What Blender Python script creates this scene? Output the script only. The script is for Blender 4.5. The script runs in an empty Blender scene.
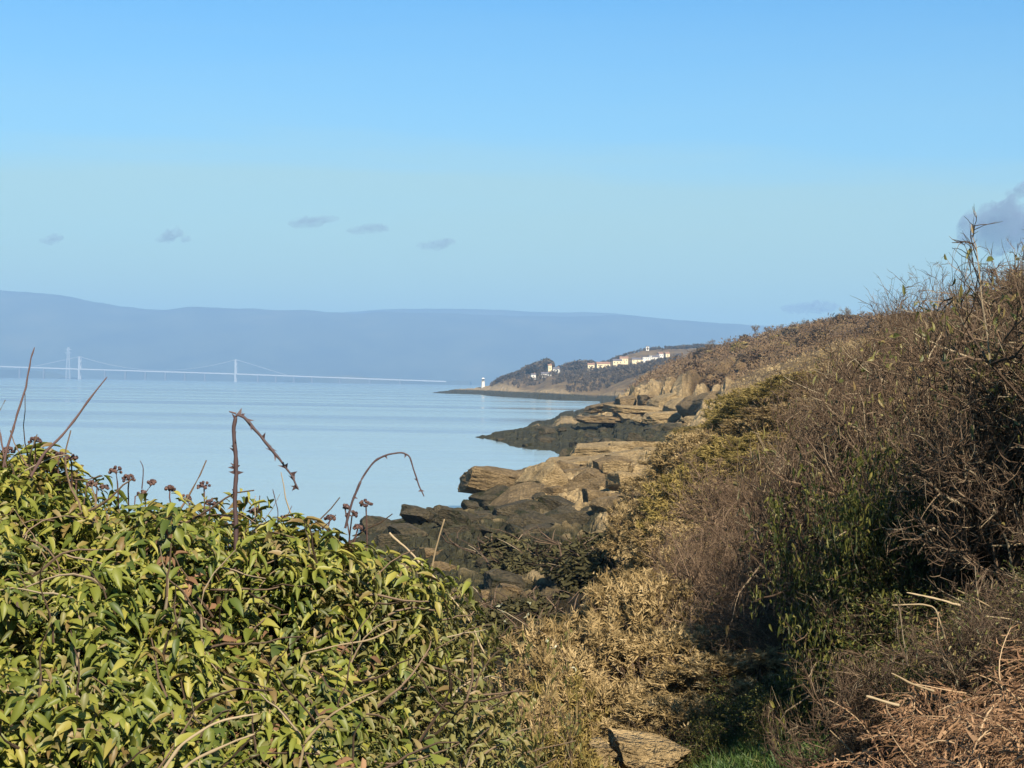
import bpy, math, random
import numpy as np
from mathutils import Matrix, Vector
R = math.radians
sc = bpy.context.scene
COL = sc.collection
rng = np.random.default_rng(7)
r2 = random.Random(5)

# ---------------------------------------------------------------- camera, sky, sun, exposure
F = 1700.0                                   # focal length in pixels of a 1024 px wide picture
EYE = np.array([0.0, 0.0, 12.0])
ROLL = math.atan(0.0159)
CR = np.array([math.cos(ROLL), 0, -math.sin(ROLL)])   # camera right axis in the world
CU = np.array([math.sin(ROLL), 0, math.cos(ROLL)])
CF = np.array([0, 1.0, 0])
cd = bpy.data.cameras.new('camera')
cam = bpy.data.objects.new('camera', cd); COL.objects.link(cam)
cd.sensor_width = 36; cd.lens = 36 * F / 1024
cd.clip_start = 0.1; cd.clip_end = 80000
# a world-horizontal line must fall towards the right of the picture
CR = np.array([math.cos(ROLL), 0, math.sin(ROLL)]); CU = np.array([-math.sin(ROLL), 0, math.cos(ROLL)])
M3 = Matrix(((CR[0], CU[0], 0), (0, 0, -1), (CR[2], CU[2], 0)))
cam.matrix_world = Matrix.Translation(Vector(EYE)) @ M3.to_4x4()
sc.camera = cam

SUN_EL, SUN_AZ = 38.0, 161.0                 # azimuth clockwise from +Y (view direction)
world = bpy.data.worlds.new("World"); sc.world = world; world.use_nodes = True
nt = world.node_tree
bg = nt.nodes['Background']
sky = nt.nodes.new('ShaderNodeTexSky'); sky.sky_type = 'NISHITA'; sky.sun_disc = False
sky.sun_elevation = R(SUN_EL); sky.sun_rotation = R(SUN_AZ)
sky.air_density = 1.0; sky.dust_density = 0.3; sky.ozone_density = 2.0; sky.altitude = 0
tint = nt.nodes.new('ShaderNodeMix'); tint.data_type = 'RGBA'; tint.blend_type = 'MULTIPLY'; tint.inputs[0].default_value = 1.0
tint.inputs[7].default_value = (.40, .85, 1.08, 1)
tcw = nt.nodes.new('ShaderNodeTexCoord'); mpw = nt.nodes.new('ShaderNodeMapping'); mpw.inputs['Scale'].default_value = (1.2, 1.2, 14.0)
nzw = nt.nodes.new('ShaderNodeTexNoise'); nzw.inputs['Scale'].default_value = 2.2; nzw.inputs['Detail'].default_value = 5
nt.links.new(tcw.outputs['Generated'], mpw.inputs[0]); nt.links.new(mpw.outputs[0], nzw.inputs['Vector'])
sxw = nt.nodes.new('ShaderNodeSeparateXYZ'); nt.links.new(tcw.outputs['Generated'], sxw.inputs[0])
adw = nt.nodes.new('ShaderNodeMath'); adw.operation = 'MULTIPLY_ADD'; adw.inputs[1].default_value = .07; nt.links.new(nzw.outputs[0], adw.inputs[0]); nt.links.new(sxw.outputs[2], adw.inputs[2])
rpw = nt.nodes.new('ShaderNodeValToRGB'); e = rpw.color_ramp.elements; e[0].position = .09; e[0].color = (.75, .75, .75, 1); e[1].position = .26; e[1].color = (0, 0, 0, 1)
em = e.new(.145); em.color = (.6, .6, .6, 1); em = e.new(.17); em.color = (.22, .22, .22, 1)
nt.links.new(adw.outputs[0], rpw.inputs[0])
veil = nt.nodes.new('ShaderNodeMix'); veil.data_type = 'RGBA'; veil.inputs[7].default_value = (4.5, 5.5, 3.7, 1)
nt.links.new(sky.outputs[0], tint.inputs[6]); nt.links.new(rpw.outputs[0], veil.inputs[0]); nt.links.new(tint.outputs[2], veil.inputs[6]); nt.links.new(veil.outputs[2], bg.inputs[0]); bg.inputs[1].default_value = 0.067
sl = bpy.data.lights.new('sun', 'SUN'); sl.energy = 5.0; sl.angle = R(0.5); sl.color = (1.0, 0.89, 0.72)
so = bpy.data.objects.new('sun', sl); COL.objects.link(so)
sdir = Vector((math.sin(R(SUN_AZ)) * math.cos(R(SUN_EL)), math.cos(R(SUN_AZ)) * math.cos(R(SUN_EL)), math.sin(R(SUN_EL))))
so.rotation_euler = sdir.to_track_quat('Z', 'Y').to_euler()
sc.view_settings.view_transform = 'Standard'; sc.view_settings.look = 'None'
sc.view_settings.exposure = 1.08; sc.view_settings.gamma = 1.0
sc.cycles.use_denoising = True
sc.cycles.max_bounces = 6; sc.cycles.volume_bounces = 0; sc.cycles.transparent_max_bounces = 16
HAZE = 1.05e-4

# ---------------------------------------------------------------- helpers
def P(px, py, Y):
    """the place that lies Y metres ahead and shows at this pixel"""
    px = np.asarray(px, float); py = np.asarray(py, float); Y = np.asarray(Y, float)
    a = (px - 512) / F; b = (384 - py) / F
    return np.stack([EYE[0] + Y * (CR[0] * a + CU[0] * b), EYE[1] + Y + 0 * a, EYE[2] + Y * (CR[2] * a + CU[2] * b)], -1)

def hash3(ix, iy, iz, seed):
    h = (ix.astype(np.int64) * 374761393 + iy.astype(np.int64) * 668265263 + iz.astype(np.int64) * 2147483647 + seed * 144665) & 0xFFFFFFFF
    h = ((h ^ (h >> 13)) * 1274126177) & 0xFFFFFFFF
    h = ((h ^ (h >> 16)) * 2246822519) & 0xFFFFFFFF
    return ((h ^ (h >> 15)) & 0xFFFFFF) / float(0xFFFFFF)

def vnoise(p, seed=0):
    i = np.floor(p).astype(np.int64); f = p - i; f = f * f * (3 - 2 * f)
    out = 0
    for dx in (0, 1):
        for dy in (0, 1):
            for dz in (0, 1):
                w = (f[..., 0] if dx else 1 - f[..., 0]) * (f[..., 1] if dy else 1 - f[..., 1]) * (f[..., 2] if dz else 1 - f[..., 2])
                out = out + w * hash3(i[..., 0] + dx, i[..., 1] + dy, i[..., 2] + dz, seed)
    return out * 2 - 1

def fbm(p, seed=0, octv=4, gain=0.5):
    a, s, o = 1.0, 0.0, 0
    for k in range(octv):
        o = o + a * vnoise(p * 2 ** k, seed + k * 17); s += a; a *= gain
    return o / s

def cells(x, y, seed=0):
    """blocky height: every cell of a jittered grid has its own level and tilt"""
    ix = np.floor(x).astype(np.int64); iy = np.floor(y).astype(np.int64)
    best = np.full(x.shape, 9e9); sec = np.full(x.shape, 9e9); val = np.zeros(x.shape)
    for dx in (-1, 0, 1):
        for dy in (-1, 0, 1):
            jx = ix + dx; jy = iy + dy; z0 = jx * 0
            fx = jx + hash3(jx, jy, z0, seed); fy = jy + hash3(jx, jy, z0 + 1, seed)
            d = (x - fx) ** 2 + (y - fy) ** 2
            v = hash3(jx, jy, z0 + 2, seed) * 2 - 1 + (x - fx) * (hash3(jx, jy, z0 + 3, seed) - .5) * 1.6 + (y - fy) * (hash3(jx, jy, z0 + 4, seed) - .5) * 1.6
            m = d < best
            sec = np.where(m, best, np.minimum(sec, d)); val = np.where(m, v, val); best = np.where(m, d, best)
    return val, np.sqrt(sec) - np.sqrt(best)

def mesh_np(name, V, faces, mat=None, attr=None, smooth=False):
    """faces: list of (n,k) index arrays; attr: dict of per-vertex floats"""
    V = np.asarray(V, np.float32)
    me = bpy.data.meshes.new(name)
    faces = [np.asarray(f, np.int32) for f in faces if len(f)]
    me.vertices.add(len(V)); me.vertices.foreach_set('co', V.ravel())
    loops = np.concatenate([f.ravel() for f in faces]); tot = np.concatenate([np.full(len(f), f.shape[1], np.int32) for f in faces])
    st = np.concatenate([[0], np.cumsum(tot)[:-1]]).astype(np.int32)
    me.loops.add(len(loops)); me.loops.foreach_set('vertex_index', loops)
    me.polygons.add(len(tot)); me.polygons.foreach_set('loop_start', st); me.polygons.foreach_set('loop_total', tot)
    me.polygons.foreach_set('use_smooth', np.full(len(tot), smooth))
    me.update(calc_edges=True)
    for k, v in (attr or {}).items():
        a = me.attributes.new(k, 'FLOAT', 'POINT'); a.data.foreach_set('value', np.asarray(v, np.float32))
    if mat: me.materials.append(mat)
    return me

def link(name, me, parent=None, loc=None):
    o = bpy.data.objects.new(name, me); COL.objects.link(o)
    if parent: o.parent = parent
    if loc is not None: o.location = loc
    return o

def tag(o, label=None, cat=None, group=None, kind=None):
    if label: o['label'] = label
    if cat: o['category'] = cat
    if group: o['group'] = group
    if kind: o['kind'] = kind
    return o

def thing(name, label, cat, loc=(0, 0, 0), group=None, rz=0.0, scale=(1, 1, 1)):
    o = bpy.data.objects.new(name, None); COL.objects.link(o); o.location = loc
    o.rotation_euler = (0, 0, rz); o.scale = scale; o.empty_display_size = .2
    return tag(o, label, cat, group)

def copy_tree(o, parent=None):
    c = o.copy(); COL.objects.link(c)
    if parent: c.parent = parent
    for ch in list(o.children): copy_tree(ch, c)
    return c

class MB:
    """collects boxes, tubes and prisms into one mesh"""
    def __init__(s): s.V = []; s.F = {}; s.n = 0
    def add(s, V, faces):
        V = np.asarray(V, float)
        for f in faces: s.F.setdefault(len(f), []).append([i + s.n for i in f])
        s.V.append(V); s.n += len(V)
    def box(s, c, d, rz=0.0):
        x, y, z = np.array(d) / 2
        v = np.array([[-x, -y, -z], [x, -y, -z], [x, y, -z], [-x, y, -z], [-x, -y, z], [x, -y, z], [x, y, z], [-x, y, z]])
        if rz: cz, sz = math.cos(rz), math.sin(rz); v = v @ np.array([[cz, sz, 0], [-sz, cz, 0], [0, 0, 1]])
        s.add(v + np.array(c), [(3, 2, 1, 0), (4, 5, 6, 7), (0, 1, 5, 4), (1, 2, 6, 5), (2, 3, 7, 6), (3, 0, 4, 7)])
    def lathe(s, c, prof, n=16):
        a = np.arange(n) / n * 2 * math.pi; V = []
        for r, z in prof: V.append(np.stack([r * np.cos(a) + c[0], r * np.sin(a) + c[1], 0 * a + z + c[2]], 1))
        f = [(k * n + i, k * n + (i + 1) % n, (k + 1) * n + (i + 1) % n, (k + 1) * n + i) for k in range(len(prof) - 1) for i in range(n)]
        f += [tuple(range(n))[::-1], tuple((len(prof) - 1) * n + i for i in range(n))]
        s.add(np.concatenate(V), f)
    def tube(s, pts, rad, k=5):
        pts = np.asarray(pts, float)[None]; rad = np.broadcast_to(np.asarray(rad, float), pts.shape[:2])
        V, Fq = tubes(pts, rad, k); s.add(V, [tuple(f) for f in Fq])
    def prism_x(s, prof, x0, x1):
        n = len(prof); V = [(x0, y, z) for y, z in prof] + [(x1, y, z) for y, z in prof]
        s.add(V, [tuple(range(n)), tuple(range(2 * n - 1, n - 1, -1))] + [(i, i + n, (i + 1) % n + n, (i + 1) % n) for i in range(n)])
    def build(s, name, mat, parent=None, smooth=False):
        me = mesh_np(name, np.concatenate(s.V), [np.array(f) for f in s.F.values()], mat, smooth=smooth)
        return link(name, me, parent)

def norm(a): return a / np.maximum(np.linalg.norm(a, axis=-1, keepdims=True), 1e-9)

def tubes(pts, rad, k=3):
    """pts (n,m,3), rad (n,m) -> vertices and quads of n round tubes"""
    n, m, _ = pts.shape
    t = np.gradient(pts, axis=1); t = norm(t)
    ref = np.where(np.abs(t[..., 2:3]) > .9, np.array([1.0, 0, 0]), np.array([0, 0, 1.0]))
    u = norm(np.cross(t, ref)); v = np.cross(t, u)
    a = np.arange(k) / k * 2 * math.pi
    V = pts[:, :, None] + rad[:, :, None, None] * (u[:, :, None] * np.cos(a)[:, None] + v[:, :, None] * np.sin(a)[:, None])
    V = V.reshape(-1, 3)
    idx = np.arange(n * m * k).reshape(n, m, k)
    q = np.stack([idx[:, :-1], np.roll(idx, -1, 2)[:, :-1], np.roll(idx, -1, 2)[:, 1:], idx[:, 1:]], -1).reshape(-1, 4)
    return V, q

def scatter(proto, faces, pos, ydir, zdir, size, wid=None):
    """copies a small leaf mesh to many places -> V, list of faces, per-vertex index of the copy"""
    y = norm(ydir); z = norm(zdir - (zdir * y).sum(-1, keepdims=True) * y); x = np.cross(y, z)
    s = np.asarray(size)[:, None, None]; w = s if wid is None else np.asarray(wid)[:, None, None]
    V = pos[:, None] + proto[None, :, 0:1] * x[:, None] * w + proto[None, :, 1:2] * y[:, None] * s + proto[None, :, 2:3] * z[:, None] * s
    k = len(proto); off = np.arange(len(pos)) * k
    out = [(np.asarray(f)[None] + off[:, None, None]).reshape(-1, np.asarray(f).shape[1]) for f in faces]
    return V.reshape(-1, 3), out, np.repeat(np.arange(len(pos)), k)

def rdir(n): return norm(rng.normal(size=(n, 3)))

# ---------------------------------------------------------------- materials
def new_mat(name):
    m = bpy.data.materials.new(name); m.use_nodes = True
    return m, m.node_tree, m.node_tree.nodes['Principled BSDF'], m.node_tree.nodes['Material Output']

def ramp(nt, stops, src):
    r = nt.nodes.new('ShaderNodeValToRGB'); e = r.color_ramp.elements
    while len(e) < len(stops): e.new(0.5)
    for el, (p, c) in zip(e, stops): el.position = p; el.color = (*c, 1)
    nt.links.new(src, r.inputs[0]); return r.outputs[0]

def noise_node(nt, scale, detail=5, rough=.6, vec=None, mult=None):
    n = nt.nodes.new('ShaderNodeTexNoise'); n.inputs['Scale'].default_value = scale
    n.inputs['Detail'].default_value = detail; n.inputs['Roughness'].default_value = rough
    tc = nt.nodes.new('ShaderNodeTexCoord'); v = tc.outputs['Object'] if vec is None else vec
    if mult:
        mp = nt.nodes.new('ShaderNodeMapping'); mp.inputs['Scale'].default_value = mult; nt.links.new(v, mp.inputs[0]); v = mp.outputs[0]
    nt.links.new(v, n.inputs['Vector']); return n.outputs[0]

def mixc(nt, fac, a, b):
    m = nt.nodes.new('ShaderNodeMix'); m.data_type = 'RGBA'
    for s, v in ((m.inputs[0], fac), (m.inputs[6], a), (m.inputs[7], b)):
        if hasattr(v, 'links'): nt.links.new(v, s)
        elif isinstance(v, (int, float)): s.default_value = v
        else: s.default_value = (*v, 1)
    return m.outputs[2]

def math_node(nt, op, a, b=None, clamp=False):
    m = nt.nodes.new('ShaderNodeMath'); m.operation = op; m.use_clamp = clamp
    for s, v in ((m.inputs[0], a), (m.inputs[1], b)):
        if v is None: continue
        if hasattr(v, 'links'): nt.links.new(v, s)
        else: s.default_value = v
    return m.outputs[0]

def attr_node(nt, name):
    a = nt.nodes.new('ShaderNodeAttribute'); a.attribute_name = name; return a.outputs['Fac']

def bump(nt, b, h, strength, dist):
    bm = nt.nodes.new('ShaderNodeBump'); bm.inputs['Strength'].default_value = strength; bm.inputs['Distance'].default_value = dist
    nt.links.new(h, bm.inputs['Height']); nt.links.new(bm.outputs[0], b.inputs['Normal'])

def leaf_mat(name, stops, rough=.45, spec=.4, trans=.25):
    m, nt, b, out = new_mat(name)
    c = ramp(nt, stops, attr_node(nt, 'rnd'))
    nt.links.new(c, b.inputs['Base Color']); b.inputs['Roughness'].default_value = rough
    b.inputs['Specular IOR Level'].default_value = spec
    if trans:
        t = nt.nodes.new('ShaderNodeBsdfTranslucent'); nt.links.new(c, t.inputs[0])
        mx = nt.nodes.new('ShaderNodeMixShader'); mx.inputs[0].default_value = trans
        nt.links.new(b.outputs[0], mx.inputs[1]); nt.links.new(t.outputs[0], mx.inputs[2]); nt.links.new(mx.outputs[0], out.inputs[0])
    return m

def plain(name, col, rough=.7, var=.25, scale=3.0):
    m, nt, b, _ = new_mat(name)
    c = np.array(col); n = noise_node(nt, scale)
    cc = ramp(nt, [(.3, tuple(c * (1 - var))), (.7, tuple(np.minimum(c * (1 + var), 1)))], n)
    nt.links.new(cc, b.inputs['Base Color']); b.inputs['Roughness'].default_value = rough
    if rough > .6: b.inputs['Specular IOR Level'].default_value = .1
    return m

def rock_mat(name, lo, hi, scale=.9, weed=None, bstr=1.0, bdist=.5):
    m, nt, b, _ = new_mat(name)
    g = nt.nodes.new('ShaderNodeNewGeometry')
    n1 = noise_node(nt, scale, 7, .65, g.outputs['Position'])
    n2 = noise_node(nt, scale * 5, 5, .6, g.outputs['Position'], (1, 1, 2.2))
    c = ramp(nt, [(.3, lo), (.7, hi)], n1)
    c = mixc(nt, ramp(nt, [(.42, (0, 0, 0)), (.62, (.55, .55, .55))], n2), c, tuple(np.array(lo) * .45))
    if weed:
        n3 = noise_node(nt, scale * .7, 5, .7, g.outputs['Position'])
        c = mixc(nt, ramp(nt, [(.5, (0, 0, 0)), (.6, (1, 1, 1))], n3), c, weed)
    nt.links.new(c, b.inputs['Base Color']); b.inputs['Roughness'].default_value = .85; b.inputs['Specular IOR Level'].default_value = .12
    bump(nt, b, math_node(nt, 'ADD', n1, n2), bstr, bdist)
    return m

IVY = leaf_mat('ivy_leaf', [(0, (.025, .042, .010)), (.35, (.07, .095, .015)), (.7, (.18, .19, .03)), (.9, (.28, .25, .05)), (1, (.15, .10, .035))], .48, .32, .25)
BRAMBLE = leaf_mat('bramble_leaf', [(0, (.04, .045, .014)), (.4, (.10, .105, .027)), (.75, (.17, .15, .045)), (1, (.20, .14, .06))], .5, .35, .2)
GORSE = leaf_mat('gorse_spray', [(0, (.095, .066, .026)), (.4, (.215, .15, .064)), (.75, (.345, .252, .122)), (1, (.46, .35, .19))], .75, .15, .15)
GORSEGREEN = leaf_mat('gorse_green_spray', [(0, (.075, .062, .018)), (.5, (.21, .158, .048)), (1, (.33, .245, .09))], .75, .15, .15)
TWIG = leaf_mat('bare_twig', [(0, (.03, .019, .012)), (.5, (.07, .046, .030)), (.85, (.14, .095, .06)), (1, (.25, .20, .13))], .8, .15, 0)
TWIGRED = leaf_mat('red_twig', [(0, (.042, .027, .018)), (.5, (.10, .065, .042)), (1, (.20, .14, .09))], .8, .15, 0)
CANE = leaf_mat('cane_bark', [(0, (.05, .03, .03)), (1, (.12, .07, .06))], .6, .3, 0)
PALECANE = leaf_mat('pale_cane_bark', [(0, (.20, .145, .08)), (1, (.32, .245, .15))], .7, .2, 0)
STRAW = leaf_mat('dry_frond', [(0, (.09, .05, .03)), (.5, (.20, .11, .058)), (.85, (.33, .20, .11)), (1, (.48, .35, .21))], .75, .15, .2)
BERRY = leaf_mat('berry', [(0, (.045, .025, .025)), (1, (.11, .06, .045))], .6, .3, 0)
GRASS = leaf_mat('grass_blade', [(0, (.03, .06, .015)), (.7, (.07, .12, .028)), (1, (.14, .14, .05))], .5, .3, .25)
WOODLEAF = leaf_mat('winter_wood', [(0, (.032, .027, .021)), (.6, (.085, .066, .046)), (1, (.15, .112, .068))], .85, .1, 0)
SCRUB = leaf_mat('heath_scrub', [(0, (.05, .034, .020)), (.5, (.125, .080, .045)), (.85, (.20, .14, .075)), (1, (.17, .15, .06))], .85, .1, 0)
LICHEN = leaf_mat('pale_lobed_leaf', [(0, (.25, .25, .16)), (1, (.5, .48, .36))], .8, .1, .2)
SOIL = plain('dark_litter', (.035, .026, .016), .95, .4, 6)
ROCK = rock_mat('tan_rock', (.23, .16, .075), (.50, .365, .19))
ROCKBROWN = rock_mat('brown_rock', (.13, .09, .045), (.32, .225, .115))
ROCKWEED_SHADE = rock_mat('weedy_shade_rock', (.05, .042, .025), (.14, .11, .065), weed=(.03, .031, .014))  # weed-covered rock; also paints shade onto some ledge and cliff blocks
WHITE = plain('white_paint', (.62, .59, .52), .6, .05, .1)
CREAM = plain('cream_render', (.66, .55, .34), .7, .08, .1)
SLATE = plain('slate_roof', (.12, .11, .12), .7, .2, .5)
TILE = plain('tiled_roof', (.26, .15, .10), .7, .2, .5)
GLASS = plain('window_glass', (.05, .06, .08), .1, .1, 1)
STEEL = plain('bridge_steel', (.34, .35, .36), .5, .04, .01)
CONCRETE = plain('bridge_concrete', (.12, .12, .13), .8, .1, .02)
PYLON = plain('pylon_steel', (.3, .32, .34), .5, .1, .05)

# ---------------------------------------------------------------- terrain
# for each distance: where the rock gives way to soil, and the ground's outline
TAB = [
 (2.0, -9e3, [(-4000, 1720), (5000, 1720)]),
 (4.5, -9e3, [(-2000, 990), (600, 980), (1000, 940), (1500, 820)]),
 (7.0, -9e3, [(-2000, 1000), (400, 980), (640, 960), (800, 900), (1000, 640), (1300, 420), (2000, 330)]),
 (9.0, -9e3, [(-2000, 1050), (400, 960), (620, 850), (700, 790), (760, 758), (880, 700), (1000, 560), (1200, 400), (1800, 300)]),
 (12, -9e3, [(-2000, 1000), (300, 960), (500, 830), (640, 755), (700, 722), (760, 700), (860, 660), (960, 560), (1040, 450), (1200, 340), (1800, 260)]),
 (18, -9e3, [(-2000, 1000), (300, 900), (500, 780), (620, 720), (720, 660), (800, 600), (900, 490), (1024, 370), (1200, 300), (1800, 200)]),
 (28, -9e3, [(-2000, 900), (200, 850), (450, 740), (560, 690), (650, 640), (740, 570), (820, 490), (900, 410), (1024, 320), (1200, 260), (1800, 200)]),
 (45, 590, [(-2000, 800), (0, 760), (300, 700), (450, 660), (560, 630), (650, 580), (720, 520), (780, 460), (840, 410), (920, 360), (1024, 310), (1300, 240), (1900, 200)]),
 (70, 600, [(200, 672), (400, 620), (480, 605), (560, 595), (620, 570), (680, 525), (740, 470), (800, 420), (860, 385), (940, 345), (1100, 290), (1500, 230)]),
 (100, 610, [(291, 583), (380, 565), (450, 560), (520, 558), (590, 548), (650, 515), (700, 475), (760, 430), (830, 385), (920, 345), (1100, 290), (1500, 240)]),
 (130, 620, [(348, 537), (380, 530), (420, 526), (480, 522), (520, 520), (570, 518), (620, 505), (670, 480), (720, 445), (780, 405), (840, 370), (930, 340), (1100, 290), (1500, 250)]),
 (150, 640, [(399, 517), (440, 509), (480, 507), (520, 502), (560, 497), (600, 492), (640, 482), (680, 462), (730, 425), (790, 390), (850, 358), (1000, 320), (1300, 270)]),
 (180, 660, [(484, 496), (500, 489), (540, 481), (580, 467), (620, 461), (660, 456), (700, 440), (740, 415), (800, 380), (860, 350), (1000, 320), (1300, 280)]),
 (220, 690, [(531, 476), (570, 468), (600, 463), (640, 455), (680, 447), (720, 430), (760, 400), (820, 368), (880, 345), (1300, 280)]),
 (270, 705, [(565, 459), (600, 453), (640, 447), (680, 439), (705, 425), (735, 402), (780, 378), (840, 350), (1300, 290)]),
 (330, 732, [(509, 445), (560, 441), (620, 435), (660, 427), (690, 415), (706, 395), (730, 382), (770, 368), (820, 350), (900, 335), (1300, 300)]),
 (380, 712, [(475, 435), (500, 432), (560, 427), (620, 421), (655, 414), (676, 396), (700, 383), (740, 370), (790, 354), (850, 338), (1300, 300)]),
 (430, 674, [(500, 430), (560, 424), (590, 417), (604, 409), (618, 404), (632, 391), (680, 380), (720, 366), (770, 349), (840, 330), (1300, 300)]),
 (500, 662, [(529, 424), (560, 418), (600, 413), (616, 403), (630, 392), (660, 381), (700, 366), (760, 345), (840, 325), (1300, 300)]),
 (700, 630, [(560, 412), (595, 408), (620, 400), (640, 386), (665, 372), (700, 358), (760, 341), (820, 330), (870, 324), (1300, 310)]),
 (1000, 630, [(590, 404), (612, 402), (640, 390), (665, 374), (700, 360), (780, 345), (1300, 330)]),
 (1236, 640, [(598, 400.5), (620, 397), (650, 385), (690, 366), (760, 350), (1300, 335)]),
 (1420, 575, [(535, 397.5), (560, 394.5), (600, 391), (630, 380), (680, 362), (760, 345), (1300, 335)]),
 (1780, 520, [(484, 393.2), (510, 390), (535, 389), (552, 380), (590, 374), (640, 368), (700, 355), (1300, 335)]),
 (2040, 494, [(432, 391.2), (455, 389.6), (478, 388), (491, 386), (500, 381), (520, 375), (545, 369), (575, 372), (600, 369.5), (640, 364.5), (670, 360), (690, 354), (760, 350), (1300, 335)]),
 (2300, 494, [(470, 389.6), (490, 386), (510, 380), (540, 373), (570, 371), (595, 366), (640, 351.5), (680, 348.5), (760, 348), (1300, 335)]),
 (3000, 494, [(640, 386), (680, 370), (760, 350), (1300, 330)]),
]
TY = np.array([t[0] for t in TAB])
TT, TZ, TV = [], [], []
for Y, pv, pts in TAB:
    pts = np.array(pts, float); w = P(pts[:, 0], pts[:, 1], Y)
    x, z = w[:, 0] / Y, w[:, 2]
    if Y >= 60:
        z[0] = 0.0; x = np.concatenate([[x[0] - 60 / F - .02, x[0] - 14 / F], x]); z = np.concatenate([[-3.0, -1.6], z])
    TT.append(x); TZ.append(z); TV.append((pv - 512) / F)
TV = np.array(TV)

def ground0(X, Y):
    X, Y = np.broadcast_arrays(np.asarray(X, float), np.asarray(Y, float))
    Yc = np.clip(Y, TY[0], TY[-1]); t = X / np.maximum(Yc, 2.0); ly = np.log(Yc)
    k = np.clip(np.searchsorted(TY, Yc, 'right') - 1, 0, len(TY) - 2)
    a = (ly - np.log(TY[k])) / (np.log(TY[k + 1]) - np.log(TY[k])); a = a * a * (3 - 2 * a) * .5 + a * .5
    Z = np.stack([np.interp(t, TT[i], TZ[i]) for i in range(len(TY))])
    z = np.take_along_axis(Z, k[None], 0)[0] * (1 - a) + np.take_along_axis(Z, k[None] + 1, 0)[0] * a
    rock = np.clip((TV[k] * (1 - a) + TV[k + 1] * a - t) * F / 14 + .5, 0, 1)
    return z, rock

def ground(X, Y):
    z, rock = ground0(X, Y)
    X, Y = np.broadcast_arrays(np.asarray(X, float), np.asarray(Y, float))
    p = np.stack([X, Y, 0 * X], -1)
    far = np.clip(Y / 500, .6, 3)
    warp = fbm(p / 6, 5, 3)
    v1, e1 = cells(X / (4.2 * far) + warp * .5, Y / (7.5 * far) + warp * .5, 3)
    v2, e2 = cells(X / (1.5 * far) + warp * .7, Y / (2.4 * far), 8)
    v3, e3 = cells(X / (.6 * far) + warp, Y / (.9 * far), 15)
    rough = (.62 * v1 + .30 * v2 + .12 * v3 + .40 * fbm(p / (1.3 * far[..., None] if far.ndim else far), 19, 4) - .8 * np.clip(.13 - e1, 0, 1) * 6 - .3 * np.clip(.15 - e2, 0, 1) * 5) * np.clip(far, .85, 1.6)
    low = np.clip((z + .6) / 2.0, .15, 1)
    z = z + rock * rough * low * .9
    pxx = X / np.maximum(Y, 1) * F + 512
    for pc, sl, w_, dp in ((645, 14, 4.5, 5.0), (622, 8, 3.5, 3.0), (688, 20, 6.0, 7.0), (712, 22, 7.0, 7.0), (664, 12, 3.0, 3.0), (735, 24, 5.0, 4.0)):
        z = z - dp * np.exp(-((pxx - pc - sl * (Y - 380) / 60 + 3 * warp) / w_) ** 2) * np.clip((Y - 300) / 25, 0, 1) * np.clip((520 - Y) / 90, 0, 1) * np.clip((z - 4) / 5, 0, 1)
    z = z + rock * np.clip((Y - 290) / 40, 0, 1) * np.clip((560 - Y) / 100, 0, 1) * np.clip((z - 4) / 4, 0, 1) * (2.2 * fbm(p / 9, 61, 4) + .8 * v2)
    veg = (1 - rock) * np.clip((Y - 5) / 40, 0, 1)
    z = z + veg * (fbm(p / 22, 11, 4) * np.clip(Y / 160, .1, 1.8) * 1.5 + fbm(p / 5, 12, 3) * np.clip(Y / 300, .05, .5))
    return z, rock

NT = np.concatenate([np.linspace(-1.5, -.36, 50), np.linspace(-.35, .36, 640), np.linspace(.37, 1.5, 60)])
NY = np.concatenate([np.linspace(2, 60, 70)[:-1], np.exp(np.linspace(math.log(60), math.log(130), 170))[:-1],
                     np.exp(np.linspace(math.log(130), math.log(260), 330))[:-1], np.exp(np.linspace(math.log(260), math.log(480), 220))[:-1], np.exp(np.linspace(math.log(480), math.log(3000), 170))])
rows = [(-60, 60), (-10, 30), (0, 8)] + [(y, max(y, 3.0)) for y in NY]
GX = np.stack([NT * w for _, w in rows]); GY = np.stack([0 * NT + y for y, _ in rows])
gz, grock = ground(GX, np.maximum(GY, 2.0))
gh, gw = GX.shape
idx = np.arange(gh * gw).reshape(gh, gw)
quads = np.stack([idx[:-1, :-1], idx[:-1, 1:], idx[1:, 1:], idx[1:, :-1]], -1).reshape(-1, 4)
m, nt, b, _ = new_mat('coast_ground')
g = nt.nodes.new('ShaderNodeNewGeometry'); pos = g.outputs['Position']
sx = nt.nodes.new('ShaderNodeSeparateXYZ'); nt.links.new(pos, sx.inputs[0])
n1 = noise_node(nt, .35, 7, .65, pos); n2 = noise_node(nt, 2.2, 6, .65, pos, (1, .6, 2)); n3 = noise_node(nt, .06, 6, .6, pos); n4 = noise_node(nt, .5, 8, .75, pos)
rockc = ramp(nt, [(.3, (.20, .14, .065)), (.7, (.47, .345, .18))], n1)
rockc = mixc(nt, ramp(nt, [(.4, (0, 0, 0)), (.65, (.6, .6, .6))], n2), rockc, (.09, .07, .05))
weedc = ramp(nt, [(.35, (.022, .020, .012)), (.55, (.05, .047, .026)), (.75, (.12, .10, .06))], n4)
wm = math_node(nt, 'ADD', sx.outputs[2], math_node(nt, 'MULTIPLY', math_node(nt, 'SUBTRACT', n1, .5), 3.0))
wm = ramp(nt, [(0, (1, 1, 1)), (.44, (1, 1, 1)), (.56, (0, 0, 0))], math_node(nt, 'ADD', math_node(nt, 'MULTIPLY', math_node(nt, 'SUBTRACT', wm, attr_node(nt, 'weedline')), .125), .5))
rockc = mixc(nt, wm, rockc, weedc)
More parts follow.
